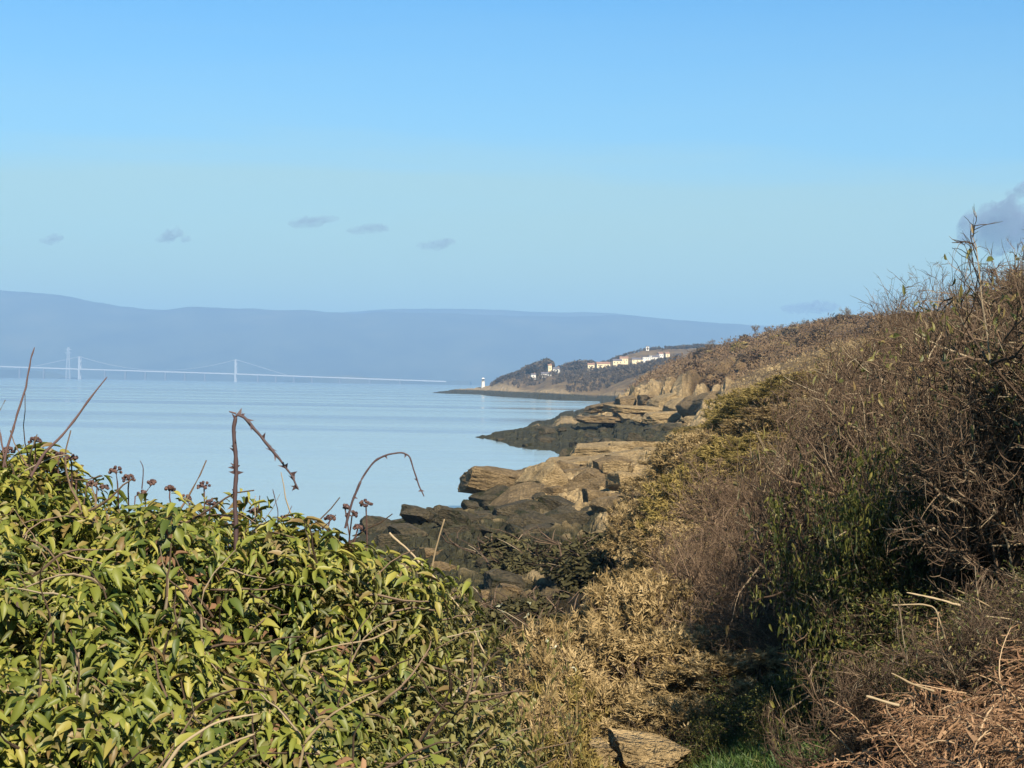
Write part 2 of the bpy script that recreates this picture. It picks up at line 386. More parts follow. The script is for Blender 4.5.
heath = ramp(nt, [(.28, (.08, .056, .028)), (.45, (.15, .102, .05)), (.6, (.22, .145, .065)), (.75, (.17, .145, .055))], n3)
heath = mixc(nt, ramp(nt, [(.45, (0, 0, 0)), (.7, (.8, .8, .8))], n4), heath, (.05, .036, .024))
c = mixc(nt, attr_node(nt, 'rock'), heath, rockc)
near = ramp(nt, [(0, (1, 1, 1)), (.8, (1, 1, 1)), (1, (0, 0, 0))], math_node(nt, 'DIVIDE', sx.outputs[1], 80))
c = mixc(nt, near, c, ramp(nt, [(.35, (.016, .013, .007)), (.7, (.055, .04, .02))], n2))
nt.links.new(c, b.inputs['Base Color']); b.inputs['Roughness'].default_value = .9; b.inputs['Specular IOR Level'].default_value = .08
bump(nt, b, math_node(nt, 'ADD', n4, n2), .9, .5)
me = mesh_np('coast_ground', np.stack([GX, GY, gz], -1).reshape(-1, 3), [quads], m, {'rock': grock.ravel(), 'weedline': np.interp(GY, [60, 125, 140, 228, 245, 380, 430, 600], [3.2, 2.8, 1.5, 1.5, 5.6, 4.8, 1.4, 4.5]).ravel()}, smooth=False)
tag(link('coast_ground', me), 'rocky shore and rough brown heath slope falling to the sea', 'ground', kind='structure')

def gpos(px, Y):
    """ground point under a picture column at a distance"""
    X = (px - 512) / F * Y
    for _ in range(3):
        z = float(ground(np.array([X]), np.array([float(Y)]))[0][0])
        X = ((px - 512) / F * Y - CR[2] * (z - 12)) * CR[0] if False else (px - 512) / F * Y * CR[0] + 0 - math.sin(ROLL) * (((z - 12) - (px - 512) / F * Y * CR[2]) / CU[2])
    return np.array([X, Y, z])

# sea
m, nt, b, _ = new_mat('sea_water')
g = nt.nodes.new('ShaderNodeNewGeometry'); pos = g.outputs['Position']
b.inputs['Base Color'].default_value = (.23, .30, .32, 1); b.inputs['IOR'].default_value = 1.33
n1 = noise_node(nt, .5, 4, .6, pos, (.35, 1.3, 1)); n2 = noise_node(nt, .010, 5, .6, pos, (.10, 1, 1)); n3 = noise_node(nt, .06, 3, .5, pos, (.25, 1, 1))
rr = ramp(nt, [(.35, (.05, .05, .05)), (.65, (.22, .22, .22))], n2); nt.links.new(rr, b.inputs['Roughness'])
hh = math_node(nt, 'ADD', math_node(nt, 'MULTIPLY', n1, .10), math_node(nt, 'MULTIPLY', n3, .9))
bump(nt, b, hh, .14, .5)
xs = [-9000, -2000, -300, 300, 2000, 9000]; ys = [20, 200, 1000, 4000, 12700]
V = [(x, y, 0.0) for y in ys for x in xs]
q = [(j * 6 + i, j * 6 + i + 1, j * 6 + i + 7, j * 6 + i + 6) for j in range(4) for i in range(5)]
tag(link('sea', mesh_np('sea', V, [np.array(q)], m)), 'calm pale blue estuary water', 'sea', kind='structure')

# far hills and far shore
def ridge(name, tops, Y0, Y1, mat, label, seed, amp=1.0):
    px = np.arange(-420, 1500, 6.0); t = np.array(tops, float)
    top = np.interp(px, t[:, 0], t[:, 1]); k = np.ones(9) / 9; top = np.convolve(np.pad(top, 4, 'edge'), k, 'valid')
    rowsV = []
    for s in np.linspace(0, 1.6, 24):
        Yr = Y0 + (Y1 - Y0) * s
        zt = P(px, top, Y1)[:, 2]; x = (px - 512) / F * Yr
        prof = math.sin(min(s, 1) * math.pi / 2) ** 1.3 if s <= 1 else max(0, 1 - (s - 1) / .6) ** .8
        pp = np.stack([x / 900, 0 * x + Yr / 900, 0 * x], -1)
        z = zt * prof * (1 + .10 * fbm(pp, seed, 4) * (0 if s == 0 else 1) * (.12 if abs(s - 1) < .08 else 1)) - (3 if s == 0 else 0) + amp * 9 * fbm(pp * 6, seed + 3, 3) * prof
        rowsV.append(np.stack([x, 0 * x + Yr, z], -1))
    V = np.stack(rowsV); h, w = V.shape[:2]; ix = np.arange(h * w).reshape(h, w)
    q = np.stack([ix[:-1, :-1], ix[:-1, 1:], ix[1:, 1:], ix[1:, :-1]], -1).reshape(-1, 4)
    tag(link(name, mesh_np(name, V.reshape(-1, 3), [q], mat, smooth=True)), label, 'hills', kind='structure')
m, nt, b, _ = new_mat('far_land')
g = nt.nodes.new('ShaderNodeNewGeometry'); n1 = noise_node(nt, .0022, 6, .6, g.outputs['Position'])
nt.links.new(ramp(nt, [(.35, (.022, .030, .028)), (.55, (.05, .06, .04)), (.75, (.09, .085, .05))], n1), b.inputs['Base Color']); b.inputs['Roughness'].default_value = .95
FARLAND = m
ridge('hills', [(-420, 292), (0, 294), (40, 296), (78, 300), (100, 307), (160, 311), (260, 312), (350, 314), (480, 315), (560, 316), (650, 319), (720, 323), (780, 327), (900, 331), (1500, 340)], 12600, 14800, FARLAND, 'long blue hazy hills across the estuary', 31)
ridge('hills', [(-420, 330), (250, 322), (300, 315), (350, 311), (400, 308.5), (470, 308.5), (560, 312.5), (640, 317), (720, 326), (1500, 345)], 15400, 16600, FARLAND, 'paler farther ridge just showing above the blue hills', 41)
def lowland(pts, Y, label):
    mb = MB(); pts = np.array(pts, float); px = np.linspace(pts[0, 0], pts[-1, 0], 80); top = np.interp(px, pts[:, 0], pts[:, 1])
    w = P(px, top, Y); z = np.maximum(w[:, 2] + 2.5 * fbm(np.stack([px / 9, 0 * px, 0 * px], -1), 5, 3), .3)
    x = w[:, 0]; V = np.concatenate([np.stack([x, 0 * x + Y - 120, 0 * x - 1], 1), np.stack([x, 0 * x + Y, z], 1), np.stack([x, 0 * x + Y + 400, z * .8], 1), np.stack([x, 0 * x + Y + 700, 0 * x - 1], 1)])
    n = len(px); q = np.array([(k * n + i, k * n + i + 1, (k + 1) * n + i + 1, (k + 1) * n + i) for k in range(3) for i in range(n - 1)])
    tag(link('land', mesh_np('land', V, [q], FARLAND)), label, 'land', kind='structure')
lowland([(-300, 366), (0, 369.5), (40, 371), (62, 377.5)], 11300, 'low far shore under the left end of the bridge')
lowland([(285, 380), (320, 376.5), (350, 375.5), (380, 378), (430, 380.5), (470, 381)], 11300, 'low far shore under the right end of the bridge')

# haze: one closed box of even air
mb = MB(); mb.box((0, 8700, 368), (19400, 18000, 746)); hz = mb.build('haze', None)
m, nt, b, out = new_mat('haze_air'); nt.nodes.remove(b)
pv = nt.nodes.new('ShaderNodeVolumePrincipled'); pv.inputs['Color'].default_value = (.37, .64, 1.0, 1); pv.inputs['Density'].default_value = HAZE
pv.inputs['Anisotropy'].default_value = 0.0
nt.links.new(pv.outputs[0], out.inputs['Volume']); hz.data.materials.append(m); tag(hz, 'pale blue haze over the estuary', 'haze', kind='stuff')

# ---------------------------------------------------------------- far bridge, pylon
YB = 10600
deck_px = np.array([-70, 0, 80, 236, 330, 446.0]); deck_py = np.array([364.0, 366.6, 369.2, 374.0, 377.5, 381.6])
br = thing('suspension_bridge', 'long white suspension bridge across the far estuary', 'bridge', (0, 0, 0))
mb = MB(); w = P(deck_px, deck_py, YB)
for a, c in zip(w[:-1], w[1:]):
    V = []
    for p in (a, c):
        for dy, dz in ((-12, -3), (12, -3), (12, 4), (-12, 4)): V.append((p[0], p[1] + dy, p[2] + dz))
    mb.add(V, [(0, 1, 5, 4), (1, 2, 6, 5), (2, 3, 7, 6), (3, 0, 4, 7)] + ([(3, 2, 1, 0)] if a is w[0] else []))
mb.build('deck', STEEL, br)
def deckz(px): return P(px, np.interp(px, deck_px, deck_py), YB)
tops = {}
for px, ty in ((80, 356.5), (236, 359.5)):
    t = P(px, ty, YB); tops[px] = t; mb = MB()
    for dy in (-18, 18): mb.box((t[0], YB + dy, t[2] / 2), (10, 9, t[2]))
    for zz in (t[2] - 5, t[2] * .72, t[2] * .25): mb.box((t[0], YB, zz), (11, 28, 7))
    mb.build('tower', STEEL, br)
dips = P(158, 371.2, YB)
for dy in (-13, 13):
    mb = MB()
    a, c = tops[80], tops[236]; tt = np.linspace(0, 1, 25); x = a[0] + (c[0] - a[0]) * tt
    zl = a[2] + (c[2] - a[2]) * tt - (a[2] * .5 + c[2] * .5 - dips[2] - 6) * 4 * tt * (1 - tt)
    pts = [P(30, 367.4, YB)] + list(np.stack([x, 0 * x + YB, zl], 1)) + [P(288, 375.6, YB)]
    pts = np.array(pts); pts[:, 1] += dy
    mb.tube(pts, .7, 4); mb.build('cable', STEEL, br)
for px in (105, 125.5, 145.5, 165.5, 185, 205, 258, 276, 294, 312, 340, 370, 400, 20, 44):
    d = deckz(px); mb = MB(); mb.box((d[0], YB, (d[2] - 5) / 2), (9, 20, d[2] - 5)); mb.box((d[0], YB, 2.0), (14, 26, 4.0)); mb.build('pier', CONCRETE, br)
py = thing('lattice_pylon', 'tall thin grey lattice pylon behind the bridge, left of its tower', 'pylon', tuple(P(67.8, 377.4, 11000) * [1, 1, 0]))
H = 205; mb = MB()
for sx_ in (-1, 1):
    for sy_ in (-1, 1): mb.tube([(sx_ * 12, sy_ * 12, 0), (sx_ * 7, sy_ * 7, H * .6), (sx_ * 4, sy_ * 4, H)], 2.2, 4)
for k in range(12):
    z0, z1 = H * k / 12, H * (k + 1) / 12; r0, r1 = 12 - 8 * k / 12, 12 - 8 * (k + 1) / 12
    for s in (-1, 1): mb.tube([(-r0, s * r0, z0), (r1, s * r1, z1)], 1.0, 3); mb.tube([(s * r0, r0, z0), (s * r1, -r1, z1)], 1.0, 3)
mb.build('lattice_tower', PYLON, py)
for z in (H * .82, H * .93):
    mb = MB(); mb.box((0, 0, z), (46, 5, 3)); mb.build('crossarm', PYLON, py)

# ---------------------------------------------------------------- clouds (beyond the haze)
m, nt, b, out = new_mat('cloud_vapour'); nt.nodes.remove(b)
pv = nt.nodes.new('ShaderNodeVolumePrincipled'); pv.inputs['Color'].default_value = (.36, .37, .50, 1)  # dark vapour colour carries the clouds' shade; sunlit vapour would come out brighter
n = noise_node(nt, .02, 4, .6)
pv.inputs['Density'].default_value = .0035
nt.links.new(math_node(nt, 'MULTIPLY', ramp(nt, [(.35, (.05, .05, .05)), (.62, (1, 1, 1))], n), .010), pv.inputs['Density'])
nt.links.new(pv.outputs[0], out.inputs['Volume'])
def cloud(puffs, Y, label):
    """each puff: pixel centre, pixel half-width and half-height"""
    k = Y / F; pf = np.array(puffs, float); pf[:, 2:] *= 1.2
    c0 = P(pf[0, 0], pf[0, 1], Y); x = np.linspace((pf[:, 0] - pf[:, 2]).min(), (pf[:, 0] + pf[:, 2]).max(), 41)
    hh_ = pf[:, 3] * np.sqrt(np.clip(1 - ((x[:, None] - pf[:, 0]) / pf[:, 2]) ** 2, 0, 1)); ins = hh_ > 0
    tp = np.where(ins, pf[:, 1] - hh_, 1e4).min(1); bt = np.where(ins, pf[:, 1] + hh_ * .7, -1e4).max(1); ok = ins.any(1)
    mid = np.interp(x, x[ok], ((tp + bt) / 2)[ok]); hgt = np.where(ok, (bt - tp) / 2, 0); hgt[0] = hgt[-1] = .02
    th = np.arange(18) / 18 * 2 * math.pi
    d = np.stack([np.repeat(x[:, None] / (1.1 * pf[:, 3].max()), 18, 1), np.cos(th)[None] + 0 * x[:, None], np.sin(th)[None] + 0 * x[:, None]], -1)
    rad = hgt[:, None] * (1 + .8 * fbm(d * 2.2, int(pf[0, 0]), 5)) * k
    cc = P(x, mid, Y) - c0
    V = np.stack([cc[:, None, 0] + 0 * rad, cc[:, None, 1] + rad * 1.3 * np.cos(th), cc[:, None, 2] + rad * np.sin(th)], -1).reshape(-1, 3)
    mb = MB(); mb.add(V, [(a * 18 + i, a * 18 + (i + 1) % 18, (a + 1) * 18 + (i + 1) % 18, (a + 1) * 18 + i) for a in range(40) for i in range(18)] + [tuple(range(18))[::-1], tuple(range(720, 738))])
    o = mb.build('cloud', m, smooth=True); o.location = c0
    tag(o, label, 'cloud', 'small dark clouds in the clear sky')
cloud([(49, 241, 9, 4), (56, 238, 7, 4)], 10500, 'small grey cloud wisp alone on the far left above the hills')
cloud([(164, 240, 8, 4), (172, 235, 9, 5), (178, 232, 5, 4)], 10500, 'ragged grey cloud wisp left of centre, lower of two bits')
cloud([(186, 240, 5, 4)], 10500, 'tiny grey cloud scrap just right of a ragged wisp')
cloud([(299, 224, 10, 5), (312, 223, 11, 6), (328, 220, 11, 4)], 10500, 'widest lumpy grey cloud, highest of the small wisps')
cloud([(358, 231, 11, 4), (374, 229, 14, 5)], 10500, 'flat grey cloud strip just right of the lumpy one')
cloud([(432, 246, 14, 5), (446, 242, 9, 4)], 10500, 'faintest pale cloud smudge above the middle of the hills')
cloud([(800, 308, 17, 4), (818, 307, 20, 5), (808, 311, 22, 3)], 21000, 'flat lilac cloud low over the brown hill crest')
cloud([(978, 226, 16, 14), (1000, 225, 24, 20), (1022, 232, 22, 24), (1010, 240, 26, 16), (970, 240, 12, 8)], 10500, 'large puffy lilac cloud at the right above the bare twigs')
cloud([(1018, 193, 12, 5), (1034, 187, 16, 7)], 10500, 'small dark cloud strip above the large puffy one')

# ---------------------------------------------------------------- headland: lighthouse, houses, woods
def on(px, Y):
    p = gpos(px, Y); return p
p = P(483, 387.5, 2035); p[2] = float(ground(p[0:1], p[1:2])[0][0])
lh = thing('lighthouse', 'small white lighthouse on the tip of the far headland', 'lighthouse', tuple(p))
mb = MB(); mb.lathe((0, 0, -1), [(2.5, 0), (2.2, 3), (1.8, 9.8)], 12); mb.build('tower', WHITE, lh)
mb = MB(); mb.lathe((0, 0, 8.8), [(2.4, 0), (2.4, .5)], 12); mb.build('gallery', WHITE, lh)
mb = MB(); mb.lathe((0, 0, 9.3), [(1.4, 0), (1.4, 2.3)], 10); mb.build('lantern', GLASS, lh)
mb = MB(); mb.lathe((0, 0, 11.6), [(2.1, 0), (1.4, .9), (.2, 1.6)], 10); mb.build('dome', WHITE, lh)

def house(px, ybase, Y, w, h, d, wallm, roofm, label, rz=0.0, flat=False, nwin=3):
    p = P(px, ybase, Y); gzv = float(ground(p[0:1], p[1:2])[0][0])
    base = thing('house', label, 'house', (p[0], p[1], p[2]), 'white and cream houses on the far headland', rz)
    p[2] = min(p[2], gzv + 1.5); base.location = tuple(p); foot = min(-1.0, gzv - p[2] - 1)
    mb = MB(); mb.box((0, 0, (h + foot) / 2), (w, d, h - foot)); mb.build('wall', wallm, base)
    mb = MB(); rh = .8 if flat else min(2.6, d * .3)
    if flat: mb.box((0, 0, h + .3), (w + .8, d + .8, .6))
    else: mb.prism_x([(-d / 2 - .4, h), (d / 2 + .4, h), (0, h + rh)], -w / 2 - .4, w / 2 + .4)
    rf = mb.build('roof', roofm, base)
    if not flat:
        mb = MB(); mb.box((w * .3, 0, h + rh), (1.0, 1.0, 2.0)); mb.build('chimney', TILE, rf)
    for i in range(nwin):
        x = (-.5 + (i + .5) / nwin) * w
        mb = MB(); mb.box((x, -d / 2 - .03, h * .62), (min(w / nwin * .36, 1.4), .12, min(h * .24, 1.3))); mb.build('window', GLASS, base)
    mb = MB(); mb.box((w * .08, -d / 2 - .03, 1.0), (1.1, .1, 2.0)); mb.build('door', TILE, base)
HS = [
 (533, 377.5, 1900, 5, 4, 5, WHITE, SLATE, 'tiny white cottage halfway down the wooded point', .2, False, 1),
 (546, 378, 1890, 11, 4.5, 7, WHITE, SLATE, 'long low white house below the peak of the wooded point', .1, False, 3),
 (549.5, 372.5, 1930, 4, 8, 5, CREAM, TILE, 'narrow tall cream house above the low white one', .2, False, 1),
 (556.5, 373, 1925, 7, 4.5, 7, WHITE, SLATE, 'white house at the right foot of the wooded point', -.2, False, 2),
 (591, 367, 2050, 8, 6, 7, CREAM, TILE, 'cream house at the left end of the hillside row', .0, False, 2),
 (603, 366.5, 2060, 16, 4.5, 8, CREAM, TILE, 'long cream bungalow second in the hillside row', .1, False, 4),
 (617, 365.5, 2060, 11, 5.5, 8, CREAM, SLATE, 'cream house with dark ground floor before the tall one', .1, False, 3),
 (624, 362.5, 2085, 10, 5.5, 8, CREAM, TILE, 'cream house standing uphill behind the middle of the row', -.1, False, 3),
 (637, 361.5, 2080, 13, 4, 8, CREAM, SLATE, 'low pale cream house right of the middle of the row', .05, False, 3),
 (647, 360.5, 2080, 11, 5, 8, WHITE, SLATE, 'wide bright white flat-roofed house in the row', .0, True, 4),
 (656, 360.5, 2080, 8, 4, 7, WHITE, SLATE, 'bright white house near the right end of the row', .0, False, 2),
 (650.5, 357.3, 2110, 5, 3.5, 6, WHITE, SLATE, 'small white house just above the flat-roofed one', .2, True, 2),
 (660, 358.3, 2105, 6, 5.5, 6, WHITE, TILE, 'tall white house with two gables at the row end', .5, False, 2),
 (667, 357, 2110, 5, 4, 6, CREAM, TILE, 'last small cream house partly behind the brown hill', .2, False, 1),
 (640, 372.5, 1980, 10, 3, 6, CREAM, TILE, 'low cream building alone below the row of houses', .1, False, 3),
 (647.5, 346.5, 2290, 4, 4, 4, WHITE, SLATE, 'tiny white house on the skyline above the row', .0, True, 1),
]
for a in HS: house(*a)

# tufts: small clumps of random little faces
def tuft_cloud(pos, nrm, size, jitter, per):
    n = len(pos); pp = np.repeat(pos, per, 0) + rng.normal(size=(n * per, 3)) * np.repeat(jitter, per)[:, None]
    quad = np.array([[-.2, -.6, 0], [.2, -.6, 0], [.16, .6, .1], [-.16, .6, .1]])
    V, Fc, ix = scatter(quad, [np.array([[0, 1, 2, 3]])], pp, rdir(n * per), norm(np.repeat(nrm, per, 0) + rdir(n * per) * .9), np.repeat(size, per) * rng.uniform(.6, 1.4, n * per))
    return V, Fc, ix

def wood(name, label, line, Y, dY, hmin, hmax, n, cat='wood', matl=None):
    """one mass of winter trees below a picture skyline: tapered trunks and ragged crowns"""
    line = np.array(line, float); px = rng.uniform(line[0, 0], line[-1, 0], n); y = np.interp(px, line[:, 0], line[:, 1])
    Yy = Y + rng.uniform(-dY, dY, n); Xs = (px - 512) / F * Yy
    gzv = ground(Xs, Yy)[0]; top = P(px, y + 1.5, Yy)[:, 2] - rng.uniform(0, 2.5, n)
    h = np.clip(top - gzv, hmin, hmax); base = np.stack([Xs, Yy, gzv], 1)
    pts = base[:, None] + np.array([0, 0, 1.0]) * np.linspace(0, .8, 4)[None, :, None] * h[:, None, None] + rng.normal(size=(n, 4, 3)) * np.array([.2, .2, 0])
    Vt, Ft = tubes(pts, np.linspace(.32, .08, 4)[None] * (h / 8)[:, None], 4)
    k = 16; d = rdir(n * k) * rng.uniform(.4, 1, (n * k, 1)) ** .5
    cpos = np.repeat(base + np.array([0, 0, 1.0]) * (h * .62)[:, None], k, 0) + d * np.repeat(np.stack([h * .32, h * .32, h * .38], 1), k, 0)
    Vc, Fc, ix = tuft_cloud(cpos, d + [0, 0, .4], np.repeat(h * .21, k), np.repeat(h * .07, k), 5)
    tone = np.repeat(np.repeat(rng.uniform(0, 1, n), k), 5) * .6 + rng.uniform(0, .4, n * k * 5)
    V = np.concatenate([Vt, Vc]); rn = np.concatenate([np.full(len(Vt), .1), tone[ix]])
    tag(link(name, mesh_np(name, V, [Ft, Fc[0] + len(Vt)], matl or WOODLEAF, {'rnd': rn})), label, cat, kind='stuff')
wood('woodland', 'dark winter wood covering the far point behind the lighthouse', [(491, 381), (500, 375), (515, 370), (530, 363), (545, 357.5), (549, 357), (553, 363)], 2040, 60, 4, 12, 300)
wood('woodland', 'dark winter wood between the point and the row of houses', [(553, 366), (566, 362), (580, 358.5), (590, 358.5), (600, 362)], 2150, 60, 4, 12, 200)
def slope_wood(label, px0, px1, Y0, Y1, n, thr):
    Yy = rng.uniform(Y0, Y1, n * 3); px = rng.uniform(px0, px1, n * 3); Xs = (px - 512) / F * Yy
    pat = fbm(np.stack([Xs / 45, Yy / 120, 0 * Xs], -1), 91, 3); zz, rk = ground(Xs, Yy); k = (pat > thr) & (zz > 4.5) & (rk < .5)
    base = np.stack([Xs, Yy, zz], 1)[k][:n]; n = len(base); h = rng.uniform(2.5, 6, n)
    pts = base[:, None] + np.array([0, 0, 1.0]) * np.linspace(0, .8, 4)[None, :, None] * h[:, None, None]
    Vt, Ft = tubes(pts, np.linspace(.3, .08, 4)[None] * (h / 8)[:, None], 3); c = 14; d = rdir(n * c)
    cp = np.repeat(base + np.array([0, 0, 1.0]) * (h * .5)[:, None], c, 0) + d * np.repeat(np.stack([h * .36, h * .36, h * .42], 1), c, 0) * rng.uniform(.4, 1, (n * c, 1))
    Vc, Fc, ix = tuft_cloud(cp, d + [0, 0, .4], np.repeat(h * .21, c), np.repeat(h * .07, c), 4)
    rn = np.concatenate([np.full(len(Vt), .1), (np.repeat(np.repeat(rng.uniform(0, .7, n), c), 4) + rng.uniform(0, .3, n * c * 4))[ix]])
    tag(link('woodland', mesh_np('woodland', np.concatenate([Vt, Vc]), [Ft, Fc[0] + len(Vt)], WOODLEAF, {'rnd': rn})), label, 'wood', kind='stuff')
slope_wood('dark winter scrub and trees on the slope below the row of houses', 552, 680, 1440, 1985, 900, -.32)
slope_wood('dark winter scrub on the steep side of the wooded point', 494, 552, 1820, 2060, 160, -.1)
wood('woodland', 'dark winter wood on the skyline above the row of houses', [(600, 363), (612, 356), (619, 353), (624, 356), (634, 350), (645, 347), (656, 345), (662, 347), (675, 344), (695, 342), (720, 343)], 2330, 60, 4, 12, 330)

# ---------------------------------------------------------------- boulders on the shore
def rock_mesh(seed, size, cuts=9, noise=.10, sub=26):
    r = np.random.default_rng(seed); n, mrow = sub, sub // 2 + 1
    th = np.linspace(0, math.pi, mrow)[:, None]; ph = np.arange(n)[None] / n * 2 * math.pi
    d = np.stack([np.sin(th) * np.cos(ph), np.sin(th) * np.sin(ph), np.cos(th) + 0 * ph], -1).reshape(-1, 3)
    V = d * 1.5
    pl = [np.array(v, float) for v in ((1, 0, 0), (-1, 0, 0), (0, 1, 0), (0, -1, 0), (0, 0, 1), (0, 0, -1))]
    for k, a in enumerate(pl):
        a = a + r.normal(size=3) * .16; a /= np.linalg.norm(a); e = np.clip(V @ a - r.uniform(.82, 1.0), 0, None); V = V - e[:, None] * a
    for k in range(cuts):
        a = r.normal(size=3); a /= np.linalg.norm(a); e = np.clip(V @ a - r.uniform(.95, 1.22), 0, None); V = V - e[:, None] * a
    V = V + d * (noise * fbm(V * 1.6 + seed, seed, 4))[:, None]
    strat = V[:, 2] * 4.5 + .6 * fbm(V * 1.2, seed + 2, 2) + V[:, 0] * .5; step = np.abs(strat - np.round(strat))
    V = V + d * ((.055 * (step - .25) + .05 * fbm(V * np.array([3, 3, 9]) + seed, seed + 9, 4) + .07 * np.minimum(fbm(V * 3.2, seed + 5, 3), .1)) * np.array([1.0]) )[:, None] * np.array([1, 1, .55])
    V = V * (np.array(size) / 2)
    f = [(a * n + i, (a + 1) * n + i, (a + 1) * n + (i + 1) % n, a * n + (i + 1) % n) for a in range(mrow - 1) for i in range(n)]
    return V, np.array(f)
def boulder(px, y0, y1, Y, wpx, depth, mat, label, tilt=0.0, seed=1, rz=0.0, cuts=9, group='boulders of the rocky shore', sub=72):
    k = Y / F; c = P(px, (y0 + y1) / 2, Y)
    V, f = rock_mesh(seed, (wpx * k, depth, abs(y1 - y0) * k), cuts, sub=sub)
    o = link('boulder', mesh_np('boulder', V, [f], mat)); o.location = c; o.rotation_euler = (0, tilt, rz)
    return tag(o, label, 'boulder', group)
BL = [
 (496, 467, 497, 160, 76, 6, ROCKBROWN, 'flat topped overhanging slab standing out against the sea', .06, 11, .1),
 (547, 464, 520, 157, 48, 6, ROCK, 'pale sunlit wedge of rock leaning beside the overhanging slab', -.55, 23, .4),
 (600, 457, 482, 190, 118, 10, ROCK, 'long pale flat ledge behind the wedge of rock', -.12, 31, .05),
 (588, 478, 518, 156, 66, 8, ROCKBROWN, 'square jointed block under the long pale ledge', -.05, 43, -.15),
 (634, 474, 502, 160, 62, 8, ROCKWEED_SHADE, 'dark block in shade at the right end of the pale ledge', -.12, 47, .25),  # shade of this block is painted by the dark material
 (524, 494, 552, 148, 76, 7, ROCKBROWN, 'biggest brown boulder with a broad face below the wedge', -.35, 53, .3),
 (500, 489, 522, 156, 44, 5, ROCKWEED_SHADE, 'small pointed brown rock tucked under the slab', -.4, 61, .5),  # dark colour stands in for the shade under the slab
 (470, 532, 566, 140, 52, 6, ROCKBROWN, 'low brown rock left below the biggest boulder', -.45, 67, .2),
 (452, 520, 545, 146, 44, 6, ROCKWEED_SHADE, 'dark wedge shaped rock by the water left of the big boulder', -.4, 71, .3),
 (420, 515, 545, 142, 60, 8, ROCKWEED_SHADE, 'long dark weedy rock sloping into the water', -.25, 73, .1),
 (385, 519, 548, 135, 44, 7, ROCKWEED_SHADE, 'dark rounded rock at the water edge above the ivy', .1, 79, .2),
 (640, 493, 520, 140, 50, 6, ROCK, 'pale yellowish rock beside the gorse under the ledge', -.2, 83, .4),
 (605, 507, 530, 130, 56, 6, ROCKWEED_SHADE, 'grey slab in shade between block and gorse', -.1, 89, .2),  # dark colour stands in for shade on this slab
 (632, 405, 414, 372, 64, 14, ROCK, 'pale flat shelf at the foot of the middle cliff', .03, 97, .1),
 (602, 403, 412, 400, 36, 14, ROCKBROWN, 'brown nose of rock at the tip of the middle cliff', -.15, 101, .1),
 (716, 402, 424, 318, 30, 12, ROCKWEED_SHADE, 'dark shaded buttress at the right of the middle cliff', -.5, 103, .3),  # cliff shadow put into the rock colour
 (693, 398, 420, 335, 22, 12, ROCKBROWN, 'dark slanting buttress left of the shaded one', -.7, 107, .3),
 (645, 394, 406, 385, 13, 10, ROCKBROWN, 'dark shaded rock face in the middle cliff', -.1, 109, .1),
 (690, 416, 428, 318, 18, 7, ROCK, 'pale rock lying at the foot of the dark buttress', .1, 113, .1),
 (626, 396, 409, 392, 20, 10, ROCKBROWN, 'pale upright rock rib left of the shaded cliff face', -.2, 139, .2),
 (664, 394, 412, 375, 30, 12, ROCK, 'tan rock buttress right of the shaded cliff face', -.35, 149, .3),
 (680, 400, 418, 352, 26, 10, ROCK, 'sunlit tan rock between the slanting buttresses', -.5, 151, .4),
 (708, 394, 410, 325, 26, 10, ROCKBROWN, 'yellowish rock between the two dark buttresses', -.4, 157, .2),
 (662, 411, 424, 345, 40, 10, ROCK, 'broad cream rock shelf below the sunlit slope', -.05, 163, .1),
 (600, 416, 424, 370, 50, 12, ROCKBROWN, 'long low brown rock along the back of the spit', .04, 167, .05),
 (738, 384, 398, 318, 30, 12, ROCKBROWN, 'dark crag at the top right of the middle cliff', -.4, 173, .3),
]
LED = [(545, 478, 182, 60), (575, 466, 196, 70), (612, 462, 200, 66), (560, 490, 168, 46), (640, 463, 190, 60), (655, 456, 205, 54), (608, 488, 172, 44), (635, 484, 178, 40), (665, 470, 182, 44), (580, 476, 180, 40), (598, 452, 225, 60), (640, 450, 225, 60), (528, 486, 172, 36)]
for i, (px, y, Y, w_) in enumerate(LED):
    boulder(px, y - 9, y + 9, Y, w_, 5.5, ROCK if i % 3 else ROCKBROWN, 'flat topped tan block making up the long sunlit ledge', r2.uniform(-.2, 0), 301 + i, r2.uniform(-.3, .3), cuts=5, group='blocks of the sunlit ledge')
for a in BL:
    boulder(*a, cuts=26) if a[3] > 300 else boulder(*a, cuts=12)
protos = []
for s in range(6): protos.append([mesh_np('boulder', *[(lambda r: (r[0]))(rock_mesh(200 + s, (1, 1, .75), 10, sub=36)), [rock_mesh(200 + s, (1, 1, .75), 10, sub=36)[1]]], mt) for mt in (ROCKBROWN, ROCKWEED_SHADE, ROCK)])
